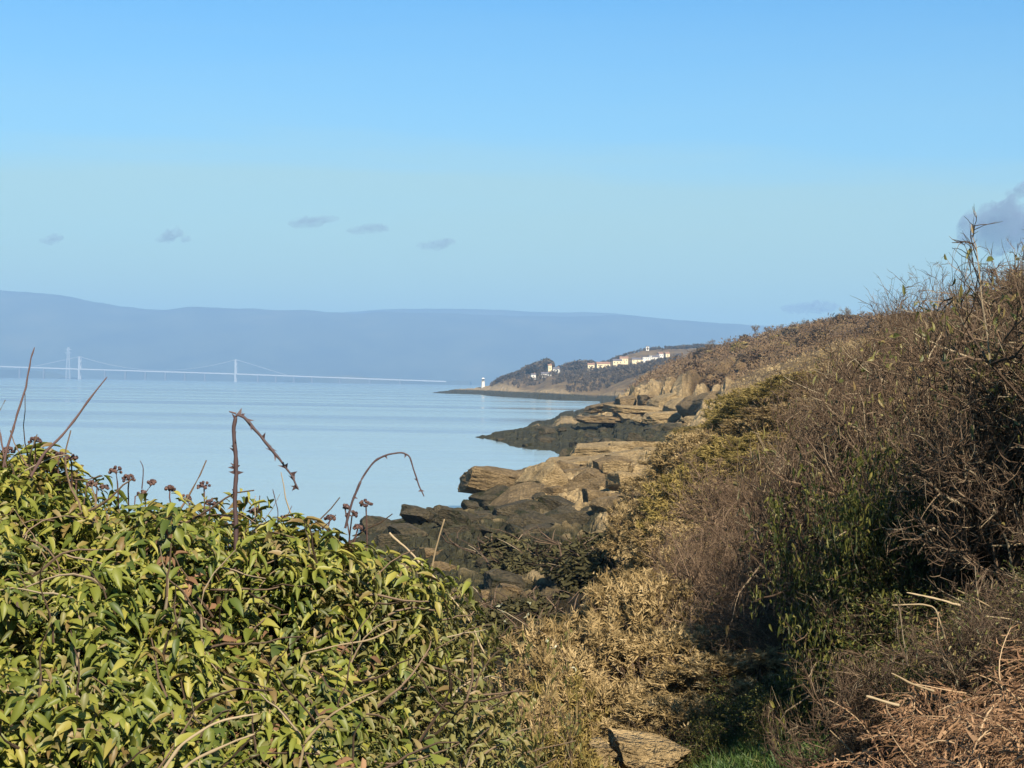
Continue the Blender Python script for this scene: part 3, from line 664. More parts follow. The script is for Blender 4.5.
for i in range(330):
    Y = math.exp(r2.uniform(math.log(72), math.log(380))); px = r2.uniform(370, 690)
    p = gpos(px, Y); zz, rk = ground0(p[0:1], p[1:2])
    if rk[0] < .6 or p[2] < .1: continue
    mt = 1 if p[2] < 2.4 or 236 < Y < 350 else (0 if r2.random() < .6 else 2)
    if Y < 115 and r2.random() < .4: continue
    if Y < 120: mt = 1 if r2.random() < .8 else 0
    o = link('boulder', protos[r2.randrange(6)][mt]); s = r2.uniform(.4, 1.0) ** 2 * (1.9 if Y < 115 else 3.2 if Y < 220 else 4.2)
    o.location = (p[0], p[1], p[2] + s * .1); o.scale = (s * r2.uniform(.8, 1.6), s, s * r2.uniform(.5, .9)); o.rotation_euler = (r2.uniform(-.2, .2), r2.uniform(-.45, .1), r2.uniform(0, 6))
    if Y > 240: tag(o, 'dark boulder lying on the low weedy spit beyond the ledge', 'boulder', 'boulders on the weedy spit')
    elif mt == 1: tag(o, 'dark weedy boulder among others on the near rocky shore', 'boulder', 'dark weedy boulders')
    else: tag(o, 'loose brown boulder among others on the near rocky shore', 'boulder', 'loose brown boulders')

# ---------------------------------------------------------------- shrubs
def grow(n0, L, m0=6, spread=.9, kids=(7, 6, 4), ratio=.52, r0=.016, wob=.16, up=.25, rr=.55):
    """bare branching shrub: list of (points, radii) per level; unit height about 1"""
    levels = []
    a = rng.uniform(0, 2 * math.pi, n0); tilt = rng.uniform(.05, spread, n0)
    d = np.stack([np.cos(a) * np.sin(tilt), np.sin(a) * np.sin(tilt), np.cos(tilt)], 1)
    base = np.stack([rng.normal(0, .10, n0), rng.normal(0, .10, n0), np.zeros(n0)], 1); ln = L * rng.uniform(.7, 1.1, n0); rad = r0 * rng.uniform(.6, 1.2, n0)
    for lev in range(len(kids) + 1):
        n = len(base); pts = [base]; dd = d.copy()
        for s in range(m0 - 1):
            dd = norm(dd + rng.normal(size=(n, 3)) * wob + np.array([0, 0, up * .12])); pts.append(pts[-1] + dd * (ln / (m0 - 1))[:, None])
        pts = np.stack(pts, 1); rd = rad[:, None] * np.linspace(1, .35, m0)[None]
        levels.append((pts, rd))
        if lev == len(kids): break
        k = kids[lev]; t = rng.uniform(.25, 1, (n, k)); ti = t * (m0 - 1); i0 = np.minimum(ti.astype(int), m0 - 2); fr = (ti - i0)[..., None]
        pa = np.take_along_axis(pts, i0[..., None].repeat(3, -1), 1); pb = np.take_along_axis(pts, (i0 + 1)[..., None].repeat(3, -1), 1)
        base = (pa * (1 - fr) + pb * fr).reshape(-1, 3); pd = norm(pb - pa).reshape(-1, 3)
        d = norm(pd * .75 + rdir(n * k) * .85 + np.array([0, 0, up])); ln = np.repeat(ln, k) * ratio * rng.uniform(.6, 1.25, n * k); rad = np.repeat(rad, k) * rr
    zs = np.percentile(np.concatenate([p_[..., 2].ravel() for p_, _ in levels]), 97); rs = np.percentile(np.concatenate([np.linalg.norm(p_[..., :2], axis=-1).ravel() for p_, _ in levels]), 94); levels = [(p_ / np.array([rs, rs, zs]), r_) for p_, r_ in levels]
    for p_, _ in levels:
        z_ = p_[..., 2]; p_[..., 2] = np.where(z_ > .97, .97 + (z_ - .97) * .35, z_); q_ = np.linalg.norm(p_[..., :2], axis=-1, keepdims=True); p_[..., :2] *= np.where(q_ > 1, (1 + (q_ - 1) * .4) / np.maximum(q_, 1e-6), 1)
    return levels

def branches_mesh(levels, mat, sides=(5, 4, 3, 3, 3)):
    Vs, Fs, rn, off = [], [], [], 0
    for (pts, rd), k in zip(levels, sides):
        V, q = tubes(pts, rd, k); Vs.append(V); Fs.append(q + off); off += len(V); rn.append(np.repeat(rng.uniform(0, 1, len(pts)), pts.shape[1] * k))
    return mesh_np('branches', np.concatenate(Vs), Fs, mat, {'rnd': np.concatenate(rn)})

leafV = []
for v, w in ((0, .03), (.2, .34), (.45, .42), (.75, .27), (1, 0.0)):
    for c in (-1, 0, 1): leafV.append((c * w * .5, v, abs(c) * .13 * (w > .05) - .42 * v * v))
LEAF = np.array(leafV); LEAFF = [np.array([(r * 3 + c, r * 3 + c + 1, r * 3 + c + 4, r * 3 + c + 3) for r in range(4) for c in range(2)])]
lobeV = []
for v, w in ((0, .08), (.10, .55), (.24, .98), (.40, .52), (.60, .46), (.82, .22), (1, 0.0)):
    for c in (-1, 0, 1): lobeV.append((c * w * .5, v - .10 * abs(c) * (w > .9), abs(c) * .10 * w - .22 * v * v))
LOBED = np.array(lobeV); LOBEDF = [np.array([(r * 3 + c, r * 3 + c + 1, r * 3 + c + 4, r * 3 + c + 3) for r in range(6) for c in range(2)])]
BLADE = np.array([(-.5, 0, 0), (.5, 0, 0), (.35, .5, -.06), (-.35, .5, -.06), (0, 1, -.25)]); BLADEF = [np.array([(0, 1, 2, 3)]), np.array([(3, 2, 4)])]

# gorse: twigs carrying dense sprays of short spines
def gorse_meshes(ncl, mat, per=36):
    lv = grow(14, .9, kids=(6, 4), spread=1.0, r0=.014, up=.3)
    lv = [(p_ * np.array([.5, .5, .85]), r_) for p_, r_ in lv]
    bm_ = branches_mesh(lv, TWIG)
    d = rdir(ncl); d[:, 2] = np.abs(d[:, 2]) * 1.15 - .15; d = norm(d)
    off = rng.uniform(0, 60)
    lump = 1 + .38 * fbm(d * 2.4 + off, 3, 3)
    cp = d * (lump * rng.uniform(.55, 1, ncl) ** .35)[:, None] * np.array([.58, .58, .68]) + np.array([0, 0, .30]); cp[:, 2] = np.maximum(cp[:, 2], .02)
    N = ncl * per; o = np.repeat(norm(d + rdir(ncl) * .5 + [0, 0, .25]), per, 0)
    pos = np.repeat(cp, per, 0) + o * rng.uniform(-.05, .05, (N, 1)) + rdir(N) * .014
    V, Fc, ix = scatter(BLADE, BLADEF, pos, norm(o * .75 + rdir(N)), rdir(N), rng.uniform(.03, .075, N), rng.uniform(.008, .015, N))
    tone = np.repeat(np.clip(rng.beta(2, 2, ncl) + fbm(cp * 2.5 + off, 13, 2) * .4, 0, 1), per) * .75 + rng.uniform(0, .25, N)
    return bm_, mesh_np('foliage', V, Fc, mat, {'rnd': tone[ix]})
def make_plant(name, label, cat, parts, group):
    t = thing(name, label, cat, group=group)
    for pn, me in parts: link(pn, me, t)
    return t
def put(t, px, ytop, Y, wscale=None, rz=None, hrange=(.5, 4.5), sink=.05, unit=1.0):
    """stand a plant on the ground under this picture column, its top near this picture row"""
    p = gpos(px, Y); top = P(px, ytop, Y)[2]; h = min(max(top - p[2], hrange[0]), hrange[1]); s = h / unit
    t.location = (p[0], p[1], p[2] - sink); w = s if wscale is None else wscale
    w = w if wscale else s * .35; w = max(w, s * .5) if 'gorse' in t.name else w; t.scale = (w, w, s); t.rotation_euler = (0, 0, r2.uniform(0, 6.28) if rz is None else rz)
    return t
class Kind:
    def __init__(s, protos): s.protos = protos; s.used = [False] * len(protos); s.i = 0
    def get(s, label, group=None):
        k = s.i % len(s.protos); s.i += 1
        if not s.used[k]: s.used[k] = True; o = s.protos[k]
        else: o = copy_tree(s.protos[k])
        o['label'] = label
        if group: o['group'] = group
        return o
gor = Kind([make_plant('gorse_bush', 'x', 'gorse bush', list(zip(('branches', 'foliage'), gorse_meshes(420, GORSE))), 'tan gorse bushes on the slope') for _ in range(3)])
gog = Kind([make_plant('gorse_bush', 'x', 'gorse bush', list(zip(('branches', 'foliage'), gorse_meshes(420, GORSEGREEN))), 'olive gorse bushes on the slope') for _ in range(2)])
GL = [ # px, top, distance, width, kind, label
 (612, 528, 16, 1.35, 0, 'sunlit tan gorse bush with olive top, tallest beside the shore rocks'),
 (655, 560, 15, 1.2, 0, 'tan gorse bush right of the tall sunlit one'),
 (570, 605, 13, 1.1, 0, 'sunlit tan gorse bush in front of the dark shore rocks'),
 (640, 625, 12.5, 1.2, 0, 'tan gorse bush in the middle of the hollow'),
 (700, 625, 13, 1.3, 0, 'brownish tan gorse bush at the edge of the thicket'),
 (760, 640, 13, 1.2, 0, 'half shaded brown gorse bush under the dark thicket'),
 (545, 650, 11, .9, 1, 'olive tan gorse bush beside the ivy hedge'),
 (600, 675, 11, 1.0, 0, 'tan gorse bush lowest in the hollow, by the bare stone'),
 (505, 650, 11, .8, 1, 'olive gorse bush half behind the ivy hedge'),
 (700, 470, 40, 2.6, 1, 'olive gorse bush on the steep slope above the weedy shore'),
 (735, 440, 46, 2.8, 1, 'olive green gorse bush high on the slope beside the cliff'),
 (690, 520, 32, 2.2, 0, 'tan gorse bush low on the steep slope'),
 (750, 480, 34, 2.6, 0, 'tan gorse bush in the middle of the steep slope'),
 (780, 430, 44, 2.8, 1, 'olive gorse bush below the dark shrubs on the slope'),
 (800, 470, 30, 2.4, 0, 'brown gorse bush at the shaded right of the steep slope'),
 (670, 480, 52, 2.6, 0, 'tan gorse bush at the foot of the slope by the shore'),
 (720, 540, 24, 2.0, 0, 'brown gorse bush where the slope meets the thicket'),
 (775, 385, 85, 5.0, 1, 'bright yellowish gorse bush above the middle cliff'),
 (745, 392, 88, 4.0, 1, 'yellowish gorse bush left of the bright one above the cliff'),
 (812, 372, 80, 5.0, 1, 'yellow brown gorse bush at the top of the slope'),
 (480, 690, 9.5, .8, 1, 'olive tan gorse bush touching the ivy near the bottom'),
 (530, 690, 9.8, .9, 0, 'tan gorse bush left of the pale stone'),
 (560, 640, 11.5, 1.0, 0, 'tan gorse bush between the brambles and the hollow'),
 (500, 735, 8.8, .7, 0, 'lowest tan gorse bush at the foot of the ivy'),
 (555, 728, 9.2, .7, 1, 'low olive gorse bush just left of the stones'),
 (680, 575, 18, 1.6, 0, 'tan gorse bush at the left edge of the overhanging twigs'),
 (760, 418, 58, 3.6, 0, 'tan gorse bush on the slope under the bright yellowish one'),
 (800, 402, 56, 3.6, 0, 'tan gorse bush high on the slope beside the dark shrubs'),
 (728, 468, 44, 2.8, 0, 'tan gorse bush halfway up the steep slope'),
 (768, 446, 40, 2.8, 1, 'olive gorse bush halfway up near the thicket edge'),
 (700, 430, 75, 4.0, 0, 'tan gorse bush on the slope edge above the weedy spit'),
 (690, 445, 120, 6.0, 0, 'wide tan gorse bush low on the slope behind the pale ledge'),
 (715, 425, 140, 6.5, 1, 'wide olive gorse bush on the slope below the cliff'),
 (665, 470, 95, 4.5, 0, 'tan gorse bush at the upper end of the pale ledge'),
 (640, 500, 60, 2.4, 0, 'small tan gorse bush between rocks and slope'),
 (660, 585, 20, 1.6, 0, 'tan gorse bush behind the tall sunlit one'),
 (735, 590, 17, 1.6, 0, 'shaded brown gorse bush under the overhanging bare twigs'),
 (770, 590, 16, 1.5, 0, 'shaded brown gorse bush deepest under the thicket'),
 (735, 660, 11.5, 1.1, 0, 'low tan gorse bush just above the green grass'),
 (670, 690, 10.5, .8, 0, 'small tan gorse bush beside the broad bare stone'),
]
for px, ty, Y, w, k, lab in GL:
    put((gor, gog)[k].get(lab), px, ty, Y, w * .95, hrange=(.5, min(3.6, w * 1.15)))

# bare thicket
def thicket_proto(name, mat, n0, spread, kids, L, r0, leaves=0):
    lv = grow(n0, L, kids=kids, spread=spread, r0=r0, up=.2)
    parts = [('branches', branches_mesh(lv, mat))]
    if leaves:
        tips = lv[-1][0]; pick = rng.choice(len(tips), leaves); pos = tips[pick, rng.integers(2, 6, leaves)]
        V, Fc, ix = scatter(LEAF, LEAFF, pos, rdir(leaves) + [0, 0, -.2], rdir(leaves) + [0, 0, .8], rng.uniform(.03, .055, leaves))
        parts.append(('foliage', mesh_np('foliage', V, Fc, BRAMBLE, {'rnd': rng.uniform(0, 1, leaves)[ix]})))
    return make_plant(name, 'x', 'bare shrub', parts, 'bare shrubs of the thicket')
bare = Kind([thicket_proto('bare_shrub', TWIG, 16, 1.1, (9, 7, 5), .85, .014, lf) for lf in (300, 0, 900)])
redb = Kind([thicket_proto('bare_shrub', TWIGRED, 16, 1.0, (9, 7, 5), .85, .013, lf) for lf in (200, 0)])
tall = Kind([thicket_proto('bare_shrub', TWIG, 7, .5, (5, 4, 3), 1.0, .013, 0) for _ in range(3)])
edge = np.array([(640, 560), (680, 500), (720, 500), (780, 470), (800, 410), (815, 375), (840, 345), (860, 322), (890, 302), (930, 290), (960, 292), (990, 272), (1024, 240), (1100, 200), (1250, 150)], float)
def top_px(px, y): return y
def lim(y, Y): return r2.uniform(725, 835) if Y > 9.7 else 700
def thick(n, Y0, Y1, px0, px1, dy, kind, label, grp, h=(.8, 2.6), wmul=1.0):
    for i in range(n):
        px = px0 + (px1 - px0) * (i + r2.random()) / n; Y = r2.uniform(Y0, Y1)
        p = gpos(px, Y); ymin = np.interp(px, edge[:, 0], edge[:, 1])
        hh = r2.uniform(*h); top = P(px, ymin + 36, Y)[2]
        hh = min(hh, max(top - p[2], .25))
        t = kind.get(label, grp); t.location = (p[0], p[1], p[2] - .08); rad_ = min(max(hh * .62, .35), max((px - lim(top_px(px, ymin), Y)) / F * Y, .35)) * wmul; t.scale = (rad_, rad_, hh); t.rotation_euler = (0, 0, r2.uniform(0, 6.28))
L1 = 'tangled bare brown shrub in the thicket on the right bank'
L2 = 'tangled bare reddish shrub high in the thicket near the skyline'
L3 = 'low dark bare shrub at the shaded foot of the thicket'
thick(20, 10, 13, 850, 1180, 0, bare, L1, 'bare brown shrubs of the thicket', (1.3, 1.8))
thick(22, 13, 18, 800, 1150, 0, bare, L1, 'bare brown shrubs of the thicket', (1.4, 2.2))
thick(20, 18, 26, 780, 1120, 0, bare, L1, 'bare brown shrubs of the thicket', (1.6, 2.6))
thick(16, 24, 38, 800, 1100, 0, redb, L2, 'bare reddish shrubs of the thicket', (1.8, 3.0))
thick(14, 38, 60, 810, 1080, 0, redb, L2, 'bare reddish shrubs of the thicket', (2.0, 3.6))
thick(8, 10, 15, 830, 930, 0, bare, L3, 'low dark shrubs at the foot of the thicket', (.7, 1.1))
thick(7, 6.8, 9.2, 985, 1200, 0, bare, L1, 'bare brown shrubs of the thicket', (.9, 1.5))
thick(8, 5.9, 7.0, 985, 1190, 0, bare, L3, 'low dark shrubs at the foot of the thicket', (.3, .5))
thick(6, 7.5, 9.5, 850, 960, 0, bare, L3, 'low dark shrubs at the foot of the thicket', (.5, .9))
FW = 'fine twiggy bare shrub spilling left from the thicket over the tan gorse'
for px, ty, Y, w in [(712, 535, 17, 1.1), (740, 520, 16, 1.3), (768, 505, 16.5, 1.5), (785, 540, 14.5, 1.3), (752, 565, 14.2, 1.1), (790, 585, 13, 1.2), (740, 480, 26, 1.8), (768, 455, 27, 2.2), (790, 610, 12, 1.0), (765, 605, 12.8, .9)]:
    put(redb.get(FW, 'fine twiggy shrubs over the gorse'), px, ty, Y, w * .62, hrange=(.5, 2.2))
SK = [(872, 312, 30), (885, 300, 29), (902, 290, 28), (918, 284, 29), (934, 276, 28), (950, 276, 27), (966, 280, 28), (982, 282, 27), (1010, 285, 24), (1028, 275, 24), (948, 282, 33), (896, 302, 34)]
for px, ty, Y in SK:
    ty -= 14
    put(tall.get('thin upright bare shrub sticking out of the thicket against the sky', 'upright bare shrubs on the skyline'), px, ty, Y, None, hrange=(1.0, 2.9))

# hill scrub: heath clumps too many to count, and countable bushes and crest trees
def scrub(name, label, n, Y0, Y1, px0, px1, size, mat, minrock=.4, per=8):
    Y = np.exp(rng.uniform(math.log(Y0), math.log(Y1), n)); px = rng.uniform(px0, px1, n); X = (px - 512) / F * Y
    z, rk = ground(X, Y); k = (rk < minrock) & (z > 3); X, Y, z = X[k], Y[k], z[k]; n = len(X)
    s = size * rng.uniform(.6, 1.5, n) * np.clip(Y / 500, .35, 1.6)
    pos = np.stack([X, Y, z + s * .35], 1)
    V, Fc, ix = tuft_cloud(pos, np.tile([0, -.2, .8], (n, 1)), s * .34, s * .45, per)
    big = fbm(np.stack([X / 25, Y / 40, 0 * X], -1), 77, 3) * .5 + .5
    tone = np.repeat(np.clip(big, 0, 1), per) * .7 + rng.uniform(0, .35, n * per)
    tag(link(name, mesh_np(name, V, Fc, mat, {'rnd': np.clip(tone, 0, 1)[ix]})), label, 'scrub', kind='stuff')
scrub('heath_scrub', 'brown heath scrub covering the middle hill', 22000, 330, 1300, 600, 960, 1.3, SCRUB)
scrub('slope_scrub', 'brown dead scrub covering the nearer slope', 26000, 60, 330, 600, 1000, .95, GORSE)
def bush_mesh(n, mat, h=1.0, flat=.8):
    d = rdir(n) * rng.uniform(.5, 1, (n, 1)) ** .4; d[:, 2] = np.abs(d[:, 2])
    lump = 1 + .3 * fbm(d * 2.2 + rng.uniform(0, 50), 3, 2)
    pos = d * lump[:, None] * np.array([.6, .6, flat]) * h
    V, Fc, ix = tuft_cloud(pos, d + [0, 0, .3], np.full(n, .12 * h), np.full(n, .05 * h), 7)
    return mesh_np('foliage', V, Fc, mat, {'rnd': (np.repeat(rng.uniform(0, .7, n), 7) + rng.uniform(0, .3, n * 7))[ix]})
def bush(name, cat, mat):
    t = thing(name, 'x', cat)
    lv = grow(7, .8, m0=4, kids=(4,), spread=.8, r0=.03); link('branches', branches_mesh(lv, TWIG), t); link('foliage', bush_mesh(200, mat), t)
    return t
hb = Kind([bush('hill_bush', 'bush', mt) for mt in (WOODLEAF, SCRUB, SCRUB, GORSEGREEN)])
for i in range(125):
    Y = math.exp(r2.uniform(math.log(360), math.log(800))); px = r2.uniform(690, 880)
    p = gpos(px, Y)
    if ground0(p[0:1], p[1:2])[1][0] > .3: continue
    t = hb.get('rounded brown bush dotted on the heath of the middle hill', 'bushes dotted on the middle hill'); s = r2.uniform(1.3, 3.6)
    t.location = tuple(p - [0, 0, .2]); t.scale = (s * 1.4, s * 1.4, s); t.rotation_euler = (0, 0, r2.uniform(0, 6))
EVERDARK = leaf_mat('dark_evergreen', [(0, (.026, .023, .011)), (.6, (.06, .054, .024)), (1, (.11, .095, .042))], .8, .05, .1)
db = Kind([bush('evergreen_bush', 'bush', EVERDARK) for _ in range(2)])
for i, (px, y, Y) in enumerate([(545, 545, 88), (575, 560, 78), (515, 560, 84), (540, 580, 66), (490, 585, 62), (570, 592, 56), (455, 592, 60), (425, 600, 55), (520, 605, 50), (480, 612, 46), (560, 622, 44), (595, 575, 62), (600, 548, 84), (505, 540, 98)]):
    p = gpos(px, Y); t = db.get('low dark green bush among the rocks above the near shore', 'dark bushes on the near shore'); s_ = r2.uniform(1.5, 2.4) * Y / 70
    t.location = tuple(p - [0, 0, .2]); t.scale = (s_ * 1.3, s_ * 1.3, s_ * .8); t.rotation_euler = (0, 0, r2.uniform(0, 6))
def tree_proto():
    t = thing('bare_tree', 'x', 'tree')
    lv = grow(1, .9, kids=(9, 6, 4), spread=.15, r0=.035, up=.3, ratio=.5)
    link('trunk', branches_mesh(lv[:1], TWIG), t); link('crown', branches_mesh(lv[1:], TWIG, (4, 3, 3)), t).name = 'crown'
    V = lv[-1][0][:, -1]; n = len(V)
    Vq, Fq, ix = tuft_cloud(V, rdir(n), np.full(n, .05), np.full(n, .04), 3)
    link('twig_foliage', mesh_np('twig_foliage', Vq, Fq, SCRUB, {'rnd': rng.uniform(0, 1, n * 3)[ix]}), t)
    return t
tr = Kind([tree_proto() for _ in range(3)])
for i in range(34):
    px = 690 + 185 * (i + r2.random()) / 34; Y = r2.uniform(560, 820); p = gpos(px, Y)
    t = tr.get('small bare winter tree on the crest of the brown hill', 'bare trees along the hill crest'); s = r2.uniform(3.5, 6.5)
    t.location = tuple(p - [0, 0, .3]); t.scale = (s * .45, s * .45, s); t.rotation_euler = (0, 0, r2.uniform(0, 6))

# ---------------------------------------------------------------- ivy hedge
HTOP = np.array([(-900, 390), (-300, 428), (-60, 450), (0, 453), (60, 463), (100, 480), (140, 492), (190, 498), (225, 518), (250, 531), (290, 545), (345, 548), (372, 576), (400, 604), (430, 634), (460, 668), (485, 705), (505, 750), (520, 800), (550, 900)], float)
def hedge_surf(u, s):
    """u picture column, s 0 at the front foot, 1 at the crest, to 1.5 behind"""
    Yc = 5.3; Yy = np.where(s <= 1, 3.55 + (Yc - 3.55) * s, Yc + (s - 1) * 2.6)
    zt = P(u, np.interp(u, HTOP[:, 0], HTOP[:, 1]), Yc)[..., 2] - .04
    zf = 10.45
    pr = np.where(s <= 1, np.sin(np.clip(s, 0, 1) * math.pi / 2) ** .75, 1 - .9 * ((s - 1) / .5) ** 2)
    X = (u - 512) / F * np.where(s <= 1, Yy, Yc)
    return np.stack([X, Yy, zf + np.maximum(zt - zf, .05) * pr], -1)
def hedge_pt(u, s):
    p = hedge_surf(u, s); e = 3.0
    nu = hedge_surf(u + e, s) - hedge_surf(u - e, s); ns = hedge_surf(u, s + .01) - hedge_surf(u, s - .01)
    n = norm(np.cross(nu, ns)); return p, n
hedge = thing('ivy_hedge', 'thick glossy green ivy hedge filling the lower left foreground', 'ivy hedge', (-1.0, 4.6, 10.4))
HO = np.array([-1.0, 4.6, 10.4])
uu, ss = np.meshgrid(np.linspace(-880, 548, 150), np.linspace(0, 1.5, 40))
p, n = hedge_pt(uu, ss); p = p - n * (.24 + .07 * fbm(p * 5, 3, 3))[..., None] - HO
ix = np.arange(40 * 150).reshape(40, 150); q = np.stack([ix[:-1, :-1], ix[:-1, 1:], ix[1:, 1:], ix[1:, :-1]], -1).reshape(-1, 4)
link('added_dark_core', mesh_np('added_dark_core', p.reshape(-1, 3), [q], SOIL), hedge)  # dark sheet added inside the hedge to stop light showing through
def hedge_leaves(ncl, per, mat, L, ulo, uhi, slo, shi, depth, name, toneoff=0.0, droop=.45, dens=None, leaf=None):
    u = rng.uniform(ulo, uhi, ncl); s = rng.uniform(slo, shi, ncl)
    if dens is not None: k = rng.uniform(0, 1, ncl) < dens(u, s); u, s = u[k], s[k]
    p, n = hedge_pt(u, s); c = len(p)
    lump = fbm(p * 3.2, 21, 3)
    p = p + n * (lump * .30 - rng.uniform(0, 1, c) ** 1.5 * depth + .02)[:, None]
    o = norm(n + np.array([0, 0, .45]) + rdir(c) * .55)
    pp = np.repeat(p, per, 0); oo = np.repeat(o, per, 0); N = len(pp)
    rad = np.cross(oo, rdir(N)); rad = norm(rad)
    pp = pp + rdir(N) * .02 + oo * rng.uniform(-.05, .05, (N, 1))
    yd = norm(rad + oo * rng.uniform(-.1, .7, (N, 1)) + np.array([0, 0, -droop]) * rng.uniform(.2, 1.4, (N, 1)))
    zd = norm(oo + rdir(N) * .45 + np.array([0, -.15, .15]))
    size = L * rng.uniform(.4, 1.4, N)
    V, Fc, ix = scatter(*(leaf or (LEAF, LEAFF)), pp, yd, zd, size, size * rng.uniform(.6, 1.1, N))
    patch = fbm(p * 1.6, 51, 3) * .35
    tone = np.clip(np.repeat(rng.beta(1.5, 1.5, c) * .9 + patch, per) * .55 + rng.uniform(0, .5, N) + toneoff, 0, 1)
    link(name, mesh_np(name, V - HO, Fc, mat, {'rnd': tone[ix]}, smooth=True), hedge)
hedge_leaves(9600, 7, IVY, .049, -700, 470, .02, 1.25, .26, 'foliage', .19, .8, dens=lambda u, s: np.clip((440 - u) / 110 + .2, 0, 1))
hedge_leaves(3800, 6, BRAMBLE, .036, 250, 546, .02, 1.3, .16, 'bramble_foliage', .12, .6, dens=lambda u, s: np.clip((u - 270) / 120, .1, 1))
hedge_leaves(1500, 4, IVY, .042, -650, 440, .02, 1.1, .12, 'lobed_foliage', -.02, .8, leaf=(LOBED, LOBEDF), dens=lambda u, s: (fbm(np.stack([u / 120, s * 3, 0 * u], -1), 33, 2) > -.1) * 1.0)
hedge_leaves(1500, 4, BRAMBLE, .034, -600, 330, .05, 1.05, .08, 'mixed_foliage', .2, .6)
hedge_leaves(900, 5, IVY, .05, -300, 400, .90, 1.06, .03, 'top_foliage', .25, .2)
hedge_leaves(90, 5, STRAW, .05, 120, 480, .05, .75, .05, 'dead_foliage', .0, .8, dens=lambda u, s: (fbm(np.stack([u / 70, s * 4, 0 * u], -1), 9, 2) > .05) * 1.0)
# fine stems woven through the ivy
ns_ = 420; u = rng.uniform(-500, 530, ns_); s = rng.uniform(.1, 1.0, ns_); p, n = hedge_pt(u, s)
lump = fbm(p * 3.2, 21, 3); p = p + n * (lump * .16 - .02)[:, None]; d = norm(rdir(ns_) * .8 + n * .25 + np.array([0, 0, .4])); pts = [p]
for k in range(6): d = norm(d + rdir(ns_) * .3 + np.array([0, 0, -.05])); pts.append(pts[-1] + d * rng.uniform(.02, .06, (ns_, 1)))
V, q = tubes(np.stack(pts, 1) - HO, np.linspace(.0035, .0015, 7)[None] * rng.uniform(.6, 1.4, (ns_, 1)), 4)
tag(link('woven_stems', mesh_np('woven_stems', V, [q], TWIG, {'rnd': np.repeat(rng.uniform(.3, 1, ns_), 28)}), hedge), kind='stuff')
# berry heads standing above the crest
ico = []
for th in (.6, 1.57, 2.5):
    for i in range(5): ico.append((math.sin(th) * math.cos(i * 1.2566 + th), math.sin(th) * math.sin(i * 1.2566 + th), math.cos(th)))
ico = np.array(ico + [(0, 0, 1), (0, 0, -1)]); icf = [(k * 5 + i, (k + 1) * 5 + i, (k + 1) * 5 + (i + 1) % 5, k * 5 + (i + 1) % 5) for k in range(2) for i in range(5)]
ict = [(15, i, (i + 1) % 5) for i in range(5)] + [(16, 10 + (i + 1) % 5, 10 + i) for i in range(5)]
heads = [(8, 452), (20, 462), (35, 442), (28, 468), (60, 456), (71, 459), (92, 486), (104, 488), (116, 472), (129, 480), (152, 484), (170, 490), (185, 500), (204, 487), (210, 505), (225, 520), (236, 526), (262, 530), (283, 520), (300, 540), (318, 546), (330, 520), (338, 540), (345, 508), (352, 516), (366, 505), (358, 528), (255, 512), (142, 494), (50, 470), (75, 478)]
for px, y in heads:
    Y = 5.25 + r2.uniform(-.12, .15); c = P(px, y, Y); k = 15
    dirs = rdir(k); dirs[:, 2] = np.abs(dirs[:, 2]) * .9 - .1; bp = c + dirs * r2.uniform(.012, .02)
    V, Fc, ixx = scatter(ico, [np.array(icf), np.array(ict)], bp, rdir(k), rdir(k), np.full(k, .0055))
    foot = hedge_pt(np.array([px + r2.uniform(-8, 8)]), np.array([.97]))[0][0]
    st = np.array([[foot - [0, 0, .05], (foot + c) / 2 + [r2.uniform(-.01, .01), 0, .01], c]])
    Vs, qs = tubes(st, np.full((1, 3), .0022), 4)
    sp = np.stack([np.tile(c, (k, 1)), bp], 1); Vp, qp = tubes(sp, np.full((k, 2), .0009), 3)
    link('berry_head', mesh_np('berry_head', np.concatenate([V, Vs, Vp]) - HO, Fc + [np.concatenate([qs + len(V), qp + len(V) + len(Vs)])], BERRY, {'rnd': np.concatenate([rng.uniform(0, 1, k)[ixx], np.full(len(Vs) + len(Vp), .5)])}), hedge)

# canes and dry stems
def cane(pix, Y, r0, r1, mat, label, name='bramble_cane', cat='bramble cane', thorns=0, dY=0.0, root=True):
    pix = np.array(pix, float); t = np.linspace(0, 1, len(pix)); tt = np.linspace(0, 1, len(pix) * 6)
    def sp(v): # smooth through the points
        k = np.interp(tt, t, v); kk = np.convolve(np.pad(k, 2, 'edge'), [.15, .2, .3, .2, .15], 'valid'); return kk
    w = P(sp(pix[:, 0]), sp(pix[:, 1]), Y + dY * tt); n = len(w)
    w = w + .004 * fbm(w * 14, 2, 3)[:, None]
    o = w[0].copy(); rad = (np.linspace(r0, r1, n) * (1 + .35 * fbm(w * 45, 6, 2)) * np.where(np.arange(n) == n - 1, .45, 1))[None]
    V, q = tubes((w - o)[None], rad, 6); Vs, Fs, off = [V], [q], len(V); rn = [np.full(len(V), r2.random())]
    tri = []
    for i in range(thorns):
        j = r2.randrange(1, n - 1); d = rdir(1)[0]; a = w[j] - o; ax = norm(w[j + 1] - w[j]) * r0
        Vs.append(np.array([a + ax, a - ax, a + d * r0 * 3.2])); tri.append([off, off + 1, off + 2]); off += 3; rn.append(np.full(3, .2))
    fs = [q] + ([np.array(tri)] if tri else [])
    ob = link(name, mesh_np(name, np.concatenate(Vs), fs, mat, {'rnd': np.concatenate(rn)}, smooth=True)); ob.location = o
    tag(ob, label, cat)
cane([(236, 580), (235, 500), (237, 460), (233, 430), (236, 414), (246, 418), (262, 436), (278, 456), (290, 474), (299, 491)], 5.0, .0075, .0028, CANE, 'dark thorny cane rising from the ivy and bent over sharply', thorns=40)
cane([(236, 414), (228, 412)], 5.0, .003, .002, CANE, 'short dark twig stub at the bend of the thorny cane', name='twig', cat='twig')
